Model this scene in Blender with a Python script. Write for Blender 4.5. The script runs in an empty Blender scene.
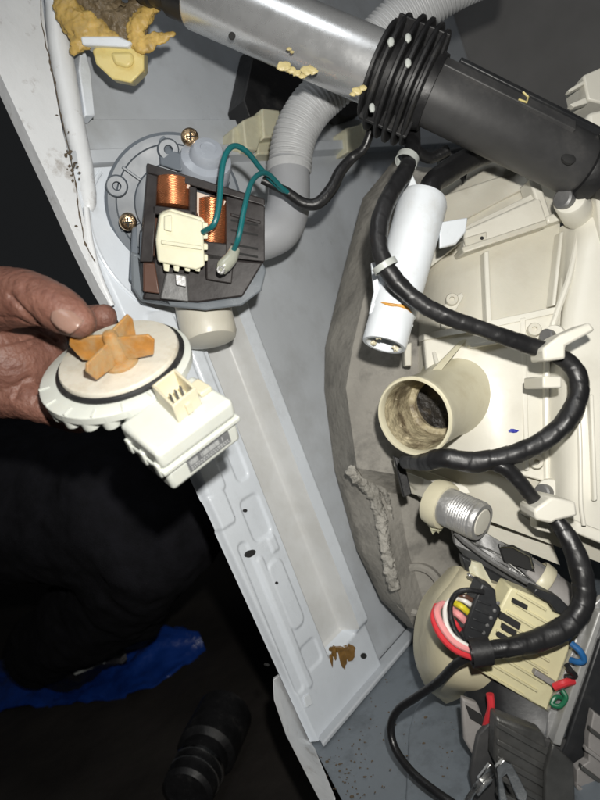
import bpy, bmesh, math, random
import numpy as np
from mathutils import Vector, Matrix, noise
random.seed(7)
SC = bpy.context.scene
COL = SC.collection
# ------------------------------------------------------------------ camera
F = 600.0
Dc = Vector((550, 280, -600)).normalized()                 # machine depth axis seen by the camera
Vc = Vector((-.353, .929, .11)); Vc = (Vc - Dc*Vc.dot(Dc)).normalized()
Nc = Dc.cross(Vc)
R3 = Matrix((Nc, Dc, Vc))                                  # camera -> world
def pcam(x, y, d): return Vector(((x-300)/F*d, (400-y)/F*d, -d))
CAM = -(R3 @ pcam(311, 742, .46))
cd = bpy.data.cameras.new('camera'); cam = bpy.data.objects.new('camera', cd); COL.objects.link(cam)
cam.matrix_world = Matrix.Translation(CAM) @ R3.to_4x4()
cd.sensor_fit = 'VERTICAL'; cd.sensor_height = 36; cd.lens = 27
cd.clip_start = .01; cd.clip_end = 50
cd.dof.use_dof = True; cd.dof.focus_distance = .40; cd.dof.aperture_fstop = 9
SC.camera = cam
# ------------------------------------------------------------------ light
w = bpy.data.worlds.new('World'); SC.world = w; w.use_nodes = True
w.node_tree.nodes['Background'].inputs[0].default_value = (.9, .95, 1, 1)
w.node_tree.nodes['Background'].inputs[1].default_value = .012
def DV(a, b, c): return (R3 @ Vector((a, b, c))).normalized()
ld = bpy.data.lights.new('phone_flash', 'SPOT'); lo = bpy.data.objects.new('phone_flash', ld); COL.objects.link(lo)
ld.energy = 8.0; ld.shadow_soft_size = .006; ld.spot_size = math.radians(118); ld.spot_blend = .9; ld.color = (1, .97, .91)
lo.matrix_world = Matrix.Translation(CAM + R3 @ Vector((.016, .048, .0))) @ R3.to_4x4()
rd = bpy.data.lights.new('fill_light', 'AREA'); ro = bpy.data.objects.new('fill_light', rd); COL.objects.link(ro)  # added soft overhead fill to lift the shadows, no actual lamp there
rd.energy = 3.6; rd.shape = 'DISK'; rd.size = .6; rd.color = (.95, .98, 1)
ro.location = (.75, -.55, 1.5)
ro.rotation_euler = (Vector((.15, .25, .2)) - ro.location).to_track_quat('-Z', 'Y').to_euler()
SC.view_settings.view_transform = 'Standard'; SC.view_settings.look = 'None'
SC.view_settings.gamma = 1; SC.view_settings.exposure = 0
# ------------------------------------------------------------------ helpers
def P(x, y, d): return R3 @ pcam(x, y, d) + CAM
def hit(x, y, ax, val):
    r = R3 @ pcam(x, y, 1); return CAM + r*((val-CAM[ax])/r[ax])
def W(x, y, off=0): return hit(x, y, 0, off)                # on the standing side panel
def B(x, y, off=0): return hit(x, y, 2, off)                # on the lower panel
def S(px, d): return px*d/F                                 # size of px at depth d
def cr(pts, n):
    """Catmull-Rom through points (tuples or vectors)"""
    p = [np.array(q, float) for q in pts]
    p = [2*p[0]-p[1]] + p + [2*p[-1]-p[-2]]
    out = []
    for i in range(1, len(p)-2):
        for k in range(n):
            t = k/n
            out.append(.5*(2*p[i]+(p[i+1]-p[i-1])*t+(2*p[i-1]-5*p[i]+4*p[i+1]-p[i+2])*t*t+(3*p[i]-p[i-1]-3*p[i+1]+p[i+2])*t**3))
    out.append(p[-2]); return out

class MB:
    def __init__(s): s.v = []; s.f = []
    def add(s, vs, fs):
        o = len(s.v); s.v += [Vector(v) for v in vs]; s.f += [tuple(i+o for i in f) for f in fs]; return s
    def prism(s, pts, vec):
        n = len(pts); vec = Vector(vec)
        a = [Vector(p) for p in pts]; b = [p+vec for p in a]
        nn = Vector((0, 0, 0))
        for i in range(n): nn += a[i].cross(a[(i+1) % n])
        flip = nn.dot(vec) > 0
        fs = [tuple(range(n)), tuple(range(2*n-1, n-1, -1))] + [(i, n+i, n+(i+1) % n, (i+1) % n) for i in range(n)]
        if flip: fs = [tuple(reversed(f)) for f in fs]
        return s.add(a+b, fs)
    def ppx(s, pts, d, th, ax=None):
        """polygon in pixels at depth d (or per-point depth), extruded away"""
        q = [P(*p) if len(p) == 3 else P(p[0], p[1], d) for p in pts]
        return s.prism(q, (ax if ax else DV(0, 0, -1))*th)
    def box(s, c, ax, ay, az):
        c, ax, ay, az = map(Vector, (c, ax, ay, az))
        pts = [c-ax-ay+az, c+ax-ay+az, c+ax+ay+az, c-ax+ay+az]
        return s.prism(pts, az*-2)
    def tube(s, pts, r, n=14, cap=True, flat=None):
        pts = [Vector(p) for p in pts]; m = len(pts)
        rs = r if isinstance(r, (list, tuple)) else [r]*m
        if len(rs) != m: rs = list(np.interp(np.linspace(0, 1, m), np.linspace(0, 1, len(rs)), rs))
        t = (pts[1]-pts[0]).normalized(); u = t.orthogonal().normalized() if flat is None else (flat-t*flat.dot(t)).normalized()
        o = len(s.v)
        for i in range(m):
            t = (pts[min(i+1, m-1)]-pts[max(i-1, 0)]).normalized()
            u = (u-t*u.dot(t)).normalized(); b = t.cross(u)
            for k in range(n):
                a = 2*math.pi*k/n; s.v.append(pts[i]+(u*math.cos(a)+b*math.sin(a))*rs[i])
        for i in range(m-1):
            for k in range(n):
                s.f.append((o+i*n+k, o+i*n+(k+1) % n, o+(i+1)*n+(k+1) % n, o+(i+1)*n+k))
        if cap:
            s.f.append(tuple(o+k for k in range(n-1, -1, -1))); s.f.append(tuple(o+(m-1)*n+k for k in range(n)))
        return s
    def lathe(s, prof, c, ax, n=48, cap=True, ref=None):
        """prof: (radius, height along ax)"""
        c = Vector(c); ax = Vector(ax).normalized()
        u = ax.orthogonal().normalized() if ref is None else (ref-ax*ref.dot(ax)).normalized(); b = ax.cross(u); o = len(s.v)
        for r, h in prof:
            for k in range(n):
                a = 2*math.pi*k/n; s.v.append(c+ax*h+(u*math.cos(a)+b*math.sin(a))*r)
        for i in range(len(prof)-1):
            for k in range(n):
                s.f.append((o+i*n+k, o+i*n+(k+1) % n, o+(i+1)*n+(k+1) % n, o+(i+1)*n+k))
        if cap:
            s.f.append(tuple(o+k for k in range(n-1, -1, -1))); s.f.append(tuple(o+(len(prof)-1)*n+k for k in range(n)))
        return s
    def ball(s, c, rad, seed=0, amp=.15, fr=3., seg=20, rings=12):
        c = Vector(c); o = len(s.v)
        if not hasattr(rad, '__len__'): rad = (rad,)*3
        A = R3
        vs = []
        def pt(th, ph):
            d = Vector((math.sin(th)*math.cos(ph), math.sin(th)*math.sin(ph), math.cos(th)))
            k = 1+amp*noise.noise(d*fr+Vector((seed*7.1, seed*3.3, seed)))*2
            return c + A @ Vector((d.x*rad[0]*k, d.y*rad[1]*k, d.z*rad[2]*k))
        vs.append(pt(0, 0))
        for i in range(1, rings):
            for k in range(seg): vs.append(pt(math.pi*i/rings, 2*math.pi*k/seg))
        vs.append(pt(math.pi, 0))
        fs = [(0, 1+k, 1+(k+1) % seg) for k in range(seg)]
        for i in range(rings-2):
            for k in range(seg):
                a = 1+i*seg; fs.append((a+k, a+seg+k, a+seg+(k+1) % seg, a+(k+1) % seg))
        L = len(vs)-1; a = 1+(rings-2)*seg
        fs += [(L, a+(k+1) % seg, a+k) for k in range(seg)]
        return s.add(vs, fs)
    def patch(s, rows, n=6, th=.004, lin=False, amp=0, fr=60., px=True, back=None):
        """rows of (px,py,depth); smooth sheet with thickness going away from the camera"""
        if lin:
            def itp(q, n):
                o = []
                for i in range(len(q)-1):
                    for k in range(n): o.append(np.array(q[i], float)*(1-k/n)+np.array(q[i+1], float)*k/n)
                o.append(np.array(q[-1], float)); return o
        else: itp = cr
        rr = [itp(r, n) for r in rows]
        cols = [itp([r[j] for r in rr], n) for j in range(len(rr[0]))]
        nc = len(cols); nr = len(cols[0])
        G = [[(P(*cols[j][i]) if px else Vector(cols[j][i])) for j in range(nc)] for i in range(nr)]
        bk = back if back else DV(0, 0, -1)
        if amp:
            for r in G:
                for q in r: q -= bk*(noise.fractal(q*fr, .6, 2.1, 4)*amp)
        vs = [q for r in G for q in r]
        vs += [q+bk*th for q in vs]; o = nc*nr; fs = []
        for i in range(nr-1):
            for j in range(nc-1):
                a = i*nc+j; fs.append((a, a+nc, a+nc+1, a+1)); fs.append((o+a, o+a+1, o+a+nc+1, o+a+nc))
        for j in range(nc-1):
            fs.append((j, j+1, o+j+1, o+j)); a = (nr-1)*nc+j; fs.append((a+1, a, o+a, o+a+1))
        for i in range(nr-1):
            a = i*nc; fs.append((a+nc, a, o+a, o+a+nc)); a = i*nc+nc-1; fs.append((a, a+nc, o+a+nc, o+a))
        return s.add(vs, fs)
    def build(s, name, mat, parent=None, bevel=0, ang=35, seg=2, label=None, cat=None, group=None, kind=None):
        base = Vector(parent['_b']) if parent else None
        if base is None:
            lo_ = Vector([min(v[i] for v in s.v) for i in range(3)]); hi = Vector([max(v[i] for v in s.v) for i in range(3)])
            base = (lo_+hi)/2; base.z = lo_.z
        me = bpy.data.meshes.new(name); me.from_pydata([tuple(v-base) for v in s.v], [], s.f)
        bm = bmesh.new(); bm.from_mesh(me); bmesh.ops.recalc_face_normals(bm, faces=bm.faces); bm.to_mesh(me); bm.free()
        for p in me.polygons: p.use_smooth = True
        me.set_sharp_from_angle(angle=math.radians(ang))
        me.materials.append(mat if not isinstance(mat, str) else MT[mat])
        o = bpy.data.objects.new(name, me); COL.objects.link(o)
        if bevel:
            m = o.modifiers.new('bevel', 'BEVEL'); m.width = bevel; m.segments = seg; m.limit_method = 'ANGLE'; m.angle_limit = math.radians(40); m.harden_normals = False
        if parent: o.parent = parent; o['_b'] = tuple(base)
        else: o.location = base; o['_b'] = tuple(base)
        tag(o, label, cat, group, kind); return o
def tag(o, label=None, cat=None, group=None, kind=None):
    if label: o['label'] = label
    if cat: o['category'] = cat
    if group: o['group'] = group
    if kind: o['kind'] = kind
    return o
def thing(name, label, cat, loc, group=None):
    o = bpy.data.objects.new(name, None); COL.objects.link(o); o.location = loc; o['_b'] = tuple(loc); o.empty_display_size = .01
    return tag(o, label, cat, group)
def sub(parent):                                           # sub-parts: child of a part keeps the part's local frame (no extra offset)
    return parent
def px_tube(pts, r, n=14, sm=8, **k): return MB().tube([P(*q) for q in cr(pts, sm)], r, n, **k)
# a fine surface from capsules, made one continuous skin
def skin(name, caps, voxel, mat, parent, smooth=6, post=None):
    mb = MB()
    for pts in caps:
        q = [P(*p[:3]) for p in pts]; r = [p[3] for p in pts]
        c = cr([tuple(a)+(b,) for a, b in zip(q, r)], 6)
        mb.tube([Vector(k[:3]) for k in c], [k[3] for k in c], 20)
        for k in (c[0], c[-1]): mb.ball(k[:3], k[3], amp=0, seg=20, rings=12)
    me = bpy.data.meshes.new(name); me.from_pydata([tuple(v) for v in mb.v], [], mb.f)
    t = bpy.data.objects.new('tmp', me); COL.objects.link(t)
    m = t.modifiers.new('r', 'REMESH'); m.mode = 'VOXEL'; m.voxel_size = voxel
    m = t.modifiers.new('s', 'SMOOTH'); m.factor = .5; m.iterations = smooth
    dg = bpy.context.evaluated_depsgraph_get(); ne = bpy.data.meshes.new_from_object(t.evaluated_get(dg))
    COL.objects.unlink(t); bpy.data.objects.remove(t)
    ne.name = name
    nv = len(ne.vertices); co = np.empty(nv*3); ne.vertices.foreach_get('co', co); co = co.reshape(-1, 3)
    no = np.empty(nv*3); ne.vertices.foreach_get('normal', no); no = no.reshape(-1, 3)
    if post: co = post(co, no)
    co = co-np.array(parent['_b']); ne.vertices.foreach_set('co', co.ravel()); ne.update()
    for p in ne.polygons: p.use_smooth = True
    ne.materials.clear(); ne.materials.append(MT[mat])
    o = bpy.data.objects.new(name, ne); COL.objects.link(o); o.parent = parent; o['_b'] = parent['_b']; return o
# ------------------------------------------------------------------ materials
MT = {}
def mat(name, col, rough=.5, metal=0, var=.08, vs=30, bump=0, bs=200, dirt=None, damt=0, ds=25, dlo=.52, dhi=.7, coat=0, sss=0, sssr=(1, .5, .3), trans=0, spec=.5, rvar=.1, stretch=None, aniso=0, alpha=1):
    m = bpy.data.materials.new(name); m.use_nodes = True; MT[name] = m
    nt = m.node_tree; N = nt.nodes; Lk = nt.links.new; bs_ = N['Principled BSDF']
    tc = N.new('ShaderNodeTexCoord'); mp = N.new('ShaderNodeMapping'); Lk(tc.outputs['Object'], mp.inputs[0])
    if stretch: mp.inputs['Scale'].default_value = stretch
    n1 = N.new('ShaderNodeTexNoise'); n1.inputs['Scale'].default_value = vs; n1.inputs['Detail'].default_value = 6; n1.inputs['Roughness'].default_value = .6; Lk(mp.outputs[0], n1.inputs[0])
    r1 = N.new('ShaderNodeMapRange'); r1.inputs[3].default_value = 1-var; r1.inputs[4].default_value = 1+var; r1.inputs[1].default_value = .3; r1.inputs[2].default_value = .7; Lk(n1.outputs[0], r1.inputs[0])
    mx = N.new('ShaderNodeMix'); mx.data_type = 'RGBA'; mx.blend_type = 'MULTIPLY'; mx.inputs[0].default_value = 1; mx.inputs[6].default_value = (*col, 1); Lk(r1.outputs[0], mx.inputs[7])
    out = mx.outputs[2]
    if dirt:
        n2 = N.new('ShaderNodeTexNoise'); n2.inputs['Scale'].default_value = ds; n2.inputs['Detail'].default_value = 9; n2.inputs['Roughness'].default_value = .7; Lk(tc.outputs['Object'], n2.inputs[0])
        r2 = N.new('ShaderNodeMapRange'); r2.inputs[1].default_value = dlo; r2.inputs[2].default_value = dhi; r2.inputs[4].default_value = damt; Lk(n2.outputs[0], r2.inputs[0])
        m2 = N.new('ShaderNodeMix'); m2.data_type = 'RGBA'; Lk(r2.outputs[0], m2.inputs[0]); Lk(out, m2.inputs[6]); m2.inputs[7].default_value = (*dirt, 1); out = m2.outputs[2]
    Lk(out, bs_.inputs['Base Color'])
    rr = N.new('ShaderNodeMapRange'); rr.inputs[3].default_value = max(.03, rough-rvar); rr.inputs[4].default_value = min(1, rough+rvar); rr.inputs[1].default_value = .3; rr.inputs[2].default_value = .7; Lk(n1.outputs[0], rr.inputs[0]); Lk(rr.outputs[0], bs_.inputs['Roughness'])
    bs_.inputs['Metallic'].default_value = metal; bs_.inputs['Coat Weight'].default_value = coat; bs_.inputs['Coat Roughness'].default_value = .15
    bs_.inputs['Specular IOR Level'].default_value = spec
    bs_.inputs['Subsurface Weight'].default_value = sss; bs_.inputs['Subsurface Radius'].default_value = sssr; bs_.inputs['Subsurface Scale'].default_value = .004
    bs_.inputs['Transmission Weight'].default_value = trans
    if bump:
        n3 = N.new('ShaderNodeTexNoise'); n3.inputs['Scale'].default_value = bs; n3.inputs['Detail'].default_value = 5; Lk(mp.outputs[0], n3.inputs[0])
        bp = N.new('ShaderNodeBump'); bp.inputs['Strength'].default_value = 1; bp.inputs['Distance'].default_value = bump; Lk(n3.outputs[0], bp.inputs['Height']); Lk(bp.outputs[0], bs_.inputs['Normal'])
    return m
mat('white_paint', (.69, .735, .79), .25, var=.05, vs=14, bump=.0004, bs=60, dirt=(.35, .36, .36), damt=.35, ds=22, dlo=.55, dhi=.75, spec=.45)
mat('rim_paint', (.71, .73, .75), .38, var=.06, vs=20, bump=.0005, bs=90, dirt=(.22, .18, .14), damt=.7, ds=45, dlo=.58, dhi=.72)
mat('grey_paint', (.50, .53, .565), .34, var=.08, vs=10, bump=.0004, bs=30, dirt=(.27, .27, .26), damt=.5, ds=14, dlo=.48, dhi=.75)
mat('channel_paint', (.64, .65, .65), .36, var=.06, vs=16, bump=.0003, bs=50, dirt=(.47, .46, .43), damt=.5, ds=18, dlo=.45, dhi=.7)
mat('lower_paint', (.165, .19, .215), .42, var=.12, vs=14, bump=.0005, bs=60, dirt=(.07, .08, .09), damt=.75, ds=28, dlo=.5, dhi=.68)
mat('dark_hole', (.02, .02, .02), .9)
mat('sealant', (.10, .075, .05), .8, bump=.001, bs=400)
mat('stain', (.16, .085, .02), .35, var=.35, vs=120, bump=.001, bs=200)
mat('floor_dark', (.022, .018, .015), .85, var=.4, vs=9, bump=.003, bs=30)
mat('galv', (.66, .67, .68), .27, metal=.7, var=.05, vs=90, bump=.00006, bs=200, rvar=.05)
mat('steel', (.20, .20, .20), .5, metal=.5, var=.18, vs=60, bump=.0004, bs=200, dirt=(.10, .09, .08), damt=.6, ds=40)
mat('bright_steel', (.75, .75, .74), .25, metal=1, var=.1, vs=80, bump=.0003, bs=200)
mat('alu', (.60, .60, .60), .48, metal=.75, var=.12, vs=60, bump=.0005, bs=300, dirt=(.2, .2, .2), damt=.4, ds=60)
mat('screw', (.58, .42, .26), .28, metal=1, var=.2, vs=200, bump=.0004, bs=500)
mat('black_plastic', (.022, .023, .025), .42, var=.25, vs=40, bump=.0001, bs=220, dirt=(.10, .095, .085), damt=.35, ds=30, dlo=.55, dhi=.8)
mat('black_rubber', (.012, .012, .013), .5, var=.3, vs=60, bump=.0003, bs=200, dirt=(.09, .085, .075), damt=.35, ds=60, dlo=.56, dhi=.75)
mat('stator_plastic', (.030, .026, .026), .40, var=.2, vs=60, bump=.00008, bs=300, dirt=(.09, .085, .08), damt=.3, ds=50)
mat('vinyl', (.014, .014, .015), .40, var=.3, vs=80, bump=.0012, bs=70, stretch=(1, 1, .3))
mat('cable_black', (.012, .012, .013), .38, bump=.0004, bs=300)
mat('brown_plastic', (.10, .05, .035), .4)
mat('pump_grey', (.125, .145, .17), .45, var=.06, vs=20, bump=.0001, bs=80)
mat('pump_clear', (.34, .37, .42), .25, var=.06, vs=40, bump=.0002, bs=150, coat=.3)
mat('elbow_grey', (.34, .35, .37), .4, var=.06, vs=30)
mat('hose_grey', (.47, .48, .49), .42, var=.08, vs=40, dirt=(.18, .18, .18), damt=.4, ds=40)
mat('copper', (.72, .27, .12), .30, metal=.85, var=.2, vs=60)
mat('paper', (.62, .52, .44), .7)
mat('connector_cream', (.74, .72, .55), .38, var=.05, vs=60, sss=.15, sssr=(1, .8, .5))
mat('natural_nylon', (.56, .54, .40), .4, var=.10, vs=40, dirt=(.3, .27, .18), damt=.5, ds=40, sss=.1)
mat('teal_wire', (.010, .125, .135), .35)
mat('green_wire', (.01, .13, .06), .4); mat('blue_wire', (.02, .12, .32), .4); mat('red_wire', (.62, .04, .05), .38); mat('pink_wire', (.75, .30, .30), .38)
mat('white_wire', (.72, .70, .66), .4); mat('yellow_wire', (.60, .52, .03), .4)
mat('clear_sleeve', (.35, .36, .30), .25, coat=.4)
mat('grease', (.50, .34, .10), .5, var=.4, vs=50, bump=.0006, bs=120, dirt=(.17, .11, .05), damt=.7, ds=70, sss=.2, sssr=(1, .6, .2))
mat('grease_dark', (.16, .12, .07), .4, var=.4, vs=80, bump=.003, bs=140)
mat('grease_yellow', (.50, .42, .20), .45, var=.2, vs=100, bump=.001, bs=200)
mat('lug_yellow', (.72, .60, .25), .4, var=.08, vs=50, sss=.2, sssr=(1, .8, .4), dirt=(.5, .35, .1), damt=.5, ds=50)
mat('concrete', (.31, .295, .265), .85, var=.20, vs=22, bump=.0010, bs=200, dirt=(.13, .125, .115), damt=.7, ds=35, dlo=.5, dhi=.68, spec=.2)
mat('concrete_rough', (.37, .355, .32), .9, var=.3, vs=60, bump=.003, bs=260, dirt=(.15, .14, .12), damt=.7, ds=70, spec=.2)
mat('tub_cream', (.60, .575, .49), .42, var=.05, vs=14, bump=.0005, bs=60, dirt=(.40, .35, .27), damt=.35, ds=16, dlo=.52, dhi=.75, sss=.05)
mat('tub_light', (.72, .70, .62), .36, var=.04, vs=14, bump=.0003, bs=60, dirt=(.5, .46, .38), damt=.25, ds=20)
mat('nozzle_cream', (.66, .62, .46), .36, var=.05, vs=30, bump=.0003, bs=80, dirt=(.42, .34, .18), damt=.3, ds=40)
mat('crud', (.50, .44, .29), .5, var=.3, vs=70, bump=.003, bs=130, dirt=(.10, .07, .04), damt=.95, ds=42, dlo=.40, dhi=.60)
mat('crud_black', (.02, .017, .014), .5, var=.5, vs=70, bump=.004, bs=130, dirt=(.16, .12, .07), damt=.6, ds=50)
mat('white_plastic', (.74, .78, .82), .35, var=.04, vs=30, bump=.0003, bs=60, dirt=(.5, .48, .42), damt=.3, ds=50)
mat('orange_stain', (.62, .30, .05), .5, var=.4, vs=200)
mat('motor_cream', (.58, .53, .37), .42, var=.06, vs=30, bump=.0004, bs=80, dirt=(.3, .24, .15), damt=.4, ds=35)
mat('terminal_cream', (.68, .63, .40), .42, var=.05, vs=30, dirt=(.4, .34, .2), damt=.35, ds=40)
mat('tie_grey', (.40, .42, .40), .4)
mat('fin_grey', (.29, .275, .265), .5, var=.12, vs=40, bump=.0005, bs=120)
mat('dark_metal', (.13, .13, .125), .42, metal=.6, var=.25, vs=50, bump=.0005, bs=200, dirt=(.16, .15, .14), damt=.5, ds=35)
mat('held_white', (.60, .62, .57), .38, var=.04, vs=40, bump=.0003, bs=90, dirt=(.55, .52, .42), damt=.3, ds=40, sss=.12, sssr=(1, .9, .7))
mat('held_disc', (.60, .57, .49), .4, var=.06, vs=30, bump=.0004, bs=120, dirt=(.42, .35, .24), damt=.55, ds=55, sss=.05)
mat('held_ivory', (.62, .57, .42), .38, sss=.1)
mat('amber', (.40, .18, .035), .38, var=.3, vs=90, bump=.0006, bs=200, dirt=(.36, .27, .15), damt=.85, ds=60, dlo=.42, dhi=.62, sss=.3, sssr=(1, .5, .1))
mat('label_grey', (.16, .165, .17), .45, var=.15, vs=200)
mat('label_print', (.42, .43, .43), .5)
mat('skin', (.185, .086, .062), .52, var=.2, vs=70, bump=.0010, bs=330, dirt=(.11, .042, .032), damt=.7, ds=55, dlo=.45, dhi=.70, sss=.08, sssr=(1, .35, .2))
mat('damper_grey', (.045, .045, .046), .5, var=.2, vs=30, bump=.00008, bs=200, dirt=(.10, .095, .09), damt=.4, ds=30)
mat('back_dark', (.19, .185, .18), .6, var=.15, vs=8)
mat('rail_metal', (.42, .42, .41), .5, metal=.3, var=.15, vs=60, dirt=(.2, .2, .2), damt=.4, ds=60)
mat('skirt_grey', (.17, .19, .21), .25, var=.06, vs=30, coat=.3)
mat('nail', (.27, .165, .13), .28, var=.08, vs=80, sss=.2)
mat('trousers', (.010, .010, .013), .9, var=.4, vs=60, bump=.001, bs=900, spec=.2)
mat('blue_sheet', (.008, .048, .28), .3, var=.3, vs=20, bump=.003, bs=50)
mat('dark_bag', (.02, .02, .024), .5, var=.5, vs=40, bump=.003, bs=60)
mat('blue_ink', (.02, .03, .35), .5)
MT['copper'].node_tree  # winding ridges
def winding(m, scale):
    nt = m.node_tree; N = nt.nodes; wv = N.new('ShaderNodeTexWave'); wv.inputs['Scale'].default_value = scale; wv.bands_direction = 'Z'
    tc = N.new('ShaderNodeTexCoord'); nt.links.new(tc.outputs['Object'], wv.inputs[0])
    bp = N.new('ShaderNodeBump'); bp.inputs['Distance'].default_value = .00018; nt.links.new(wv.outputs[1], bp.inputs['Height']); nt.links.new(bp.outputs[0], N['Principled BSDF'].inputs['Normal'])
winding(MT['copper'], 300)
#==BODY==
# ================================================================== the setting
fl = MB().prism([(-5, -3, -.12), (3, -3, -.12), (3, 5, -.12), (-5, 5, -.12)], (0, 0, -.02)).build('floor', 'floor_dark', kind='structure')
# ================================================================== cabinet
cab = thing('washing_machine_cabinet', 'white painted steel washing machine cabinet, opened, with stamped edge flange', 'cabinet', (0, 0, -.12))
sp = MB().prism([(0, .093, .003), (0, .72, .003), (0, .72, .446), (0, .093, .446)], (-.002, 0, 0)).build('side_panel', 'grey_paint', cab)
prof = [(0, .446), (.0005, .449), (.010, .4515), (.010, .4605), (.004, .4635), (-.002, .4655), (-.003, .488), (-.012, .493), (-.013, .9)]
mb = MB(); o = 0
for x, z in prof: mb.v += [Vector((x, -.02, z)), Vector((x, .72, z))]
for i in range(len(prof)-1): mb.f.append((2*i, 2*i+1, 2*i+3, 2*i+2))
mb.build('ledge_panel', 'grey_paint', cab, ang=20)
MB().prism([(-.02, .722, -.02), (.9, .722, -.02), (.9, .722, .95), (-.02, .722, .95)], (0, .003, 0)).build('back_panel', 'back_dark', cab)
# stamped flange, channel and ridge: one pressed sheet, three strips
def sm(a, b, x):
    t = np.clip((x-a)/(b-a), 0, 1); return t*t*(3-2*t)
def rb(y, z, cy, cz, hy, hz, r, e):
    qx = np.abs(y-cy)-hy+r; qz = np.abs(z-cz)-hz+r
    sd = np.hypot(np.maximum(qx, 0), np.maximum(qz, 0))+np.minimum(np.maximum(qx, qz), 0)-r
    return 1-sm(-e, e, sd)
zs = np.linspace(.002, .449, 400)
cols = [np.linspace(0, 1, 64), np.linspace(0, 1, 34), np.linspace(0, 1, 16)]
edges = [lambda z: -.002-.046*z, lambda z: z*0+.039, lambda z: z*0+.0765, lambda z: z*0+.0935]
EMB = [(.0005, .2205, .0085, .012, .004, .0016), (-.0030, .196, .009, .0125, .003, .0018), (.0244, .177, .0095, .017, .005, -.0016),
       (.0300, .152, .0035, .006, .001, .0015), (.0236, .113, .0075, .028, .006, .0016), (.0035, .105, .0045, .062, .004, -.0016), (.0130, .095, .0030, .055, .003, .0013),
       (.0150, .250, .0090, .020, .004, .0016), (.0270, .225, .006, .018, .004, -.0014), (.0300, .285, .005, .03, .004, .0014), (.010, .315, .012, .03, .006, .0016), (.0250, .060, .0090, .010, .004, -.0012)]
HOLES = []
for name, k, mt in (('flange', 0, 'white_paint'), ('channel', 1, 'channel_paint'), ('ridge', 2, 'white_paint')):
    c = cols[k]; Z, C_ = np.meshgrid(zs, c, indexing='ij')
    Y = edges[k](Z)*(1-C_)+edges[k+1](Z)*C_
    floor_ = sm(.043, .050, Z)
    if k == 0:
        H = .008+0*Y
        for e in EMB: H += e[5]*rb(Y, Z, *e[:5], .0012)
        H -= .006*(1-sm(0, .0035, Y-edges[0](Z)))
    elif k == 1:
        H = .008-(.014*sm(.039, .046, Y))*floor_+(.020*sm(.0725, .0765, Y))*floor_
    else:
        H = .008+.006*floor_-(.008+.006*floor_)*sm(.0895, .0935, Y)
    dark = np.zeros_like(H)
    for h in HOLES:
        m = rb(Y, Z, *h, .0004); H -= .006*m; dark = np.maximum(dark, m)
    nr, nc = Z.shape
    mb = MB(); mb.v = [Vector((H[i, j], Y[i, j], Z[i, j])) for i in range(nr) for j in range(nc)]
    mb.f = [(i*nc+j, i*nc+j+1, (i+1)*nc+j+1, (i+1)*nc+j) for i in range(nr-1) for j in range(nc-1)]
    ob = mb.build(name, mt, cab, ang=60)
    ob.data.materials.append(MT['white_paint' if k == 1 else 'dark_hole'])
    for p in ob.data.polygons:
        i, j = divmod(p.vertices[0], nc)
        if dark[i, j] > .6: p.material_index = 1
        if k == 1 and Z[i, j] < .047: p.material_index = 1
def hole(pts, dz=.0084):
    MB().prism([W(x, y, dz) for x, y in pts], (-.003, 0, 0)).build('slot', 'dark_hole', cab, bevel=.0002)
def oval(x, y, a, b_, t, dz): hole([(x+a*math.cos(k)*math.cos(t)-b_*math.sin(k)*math.sin(t), y+a*math.cos(k)*math.sin(t)+b_*math.sin(k)*math.cos(t)) for k in np.linspace(0, 6.283, 17)[:-1]], dz)
oval(230.5, 519, 5.5, 1.6, -.6, .0092); oval(251, 553.5, 5.5, 3.2, -.5, .0086); oval(246, 510.5, 1.5, 1.5, 0, .0086); oval(277, 583, 1.5, 1.5, 0, .0102); oval(364, 656, 3, 3, 0, .0086); oval(268, 665, 1.5, 1.5, 0, .0086)
# outer wall edge, rolled rim with sealant
out = [(-40, -14), (-4, 65), (25, 128), (54, 190), (80, 248), (100, 288), (112, 308)]
inn = [(109, 302), (92, 255), (80, 200), (63, 132), (50, 62), (40, -14)]
MB().prism([W(x, y, .013) for x, y in out+inn], (-.011, 0, 0)).build('rim_edge', 'rim_paint', cab, bevel=.0012)
c = cr([(56, -16, 11), (60, 45, 12), (71, 110, 11), (83, 165, 9.5), (88, 200, 8), (88, 212, 5)], 8)
MB().tube([W(q[0], q[1], .006) for q in c], [S(q[2], .39)*(1.05+.12*noise.noise(Vector((i*.35, 4, 4)))) for i, q in enumerate(c)], 18).build('rolled_rim', 'rim_paint', cab, ang=60)
c = cr([(86, 208), (90, 240), (99, 275), (112, 306)], 8)
MB().tube([W(*q, .012) for q in c], .0022, 8).build('rim_bead', 'rim_paint', cab, ang=60)
c = cr([(38, -14), (45, 40), (52, 70), (62, 120), (75, 180), (83, 235), (95, 262)], 14)
rs = [.00025+.0011*max(0, noise.noise(Vector((i*.55, 2, 1)))) for i in range(len(c))]
s_ = MB().tube([W(q[0]+noise.noise(Vector((i*.17, 0, 0)))*2.0, q[1], .0145) for i, q in enumerate(c)], rs, 8)
for i in range(26):
    y = random.uniform(150, 185) if i > 5 else random.uniform(60, 230); x = np.interp(y, [-14, 70, 120, 180, 235], [39, 52, 62, 75, 83])+random.uniform(-6, 6)
    s_.ball(W(x, y, .0145), (random.uniform(.0003, .0012), random.uniform(.0003, .0013), .0006), seed=i, amp=.3, seg=10, rings=6)
s_.build('sealant', 'sealant', cab, ang=60)
MB().prism([W(x, y, -.001) for x, y in [(74, 45), (84, 80), (88, 124), (78, 124), (72, 80)]], (.012, 0, 0)).build('rim_gusset', 'white_paint', cab, bevel=.001)
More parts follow.
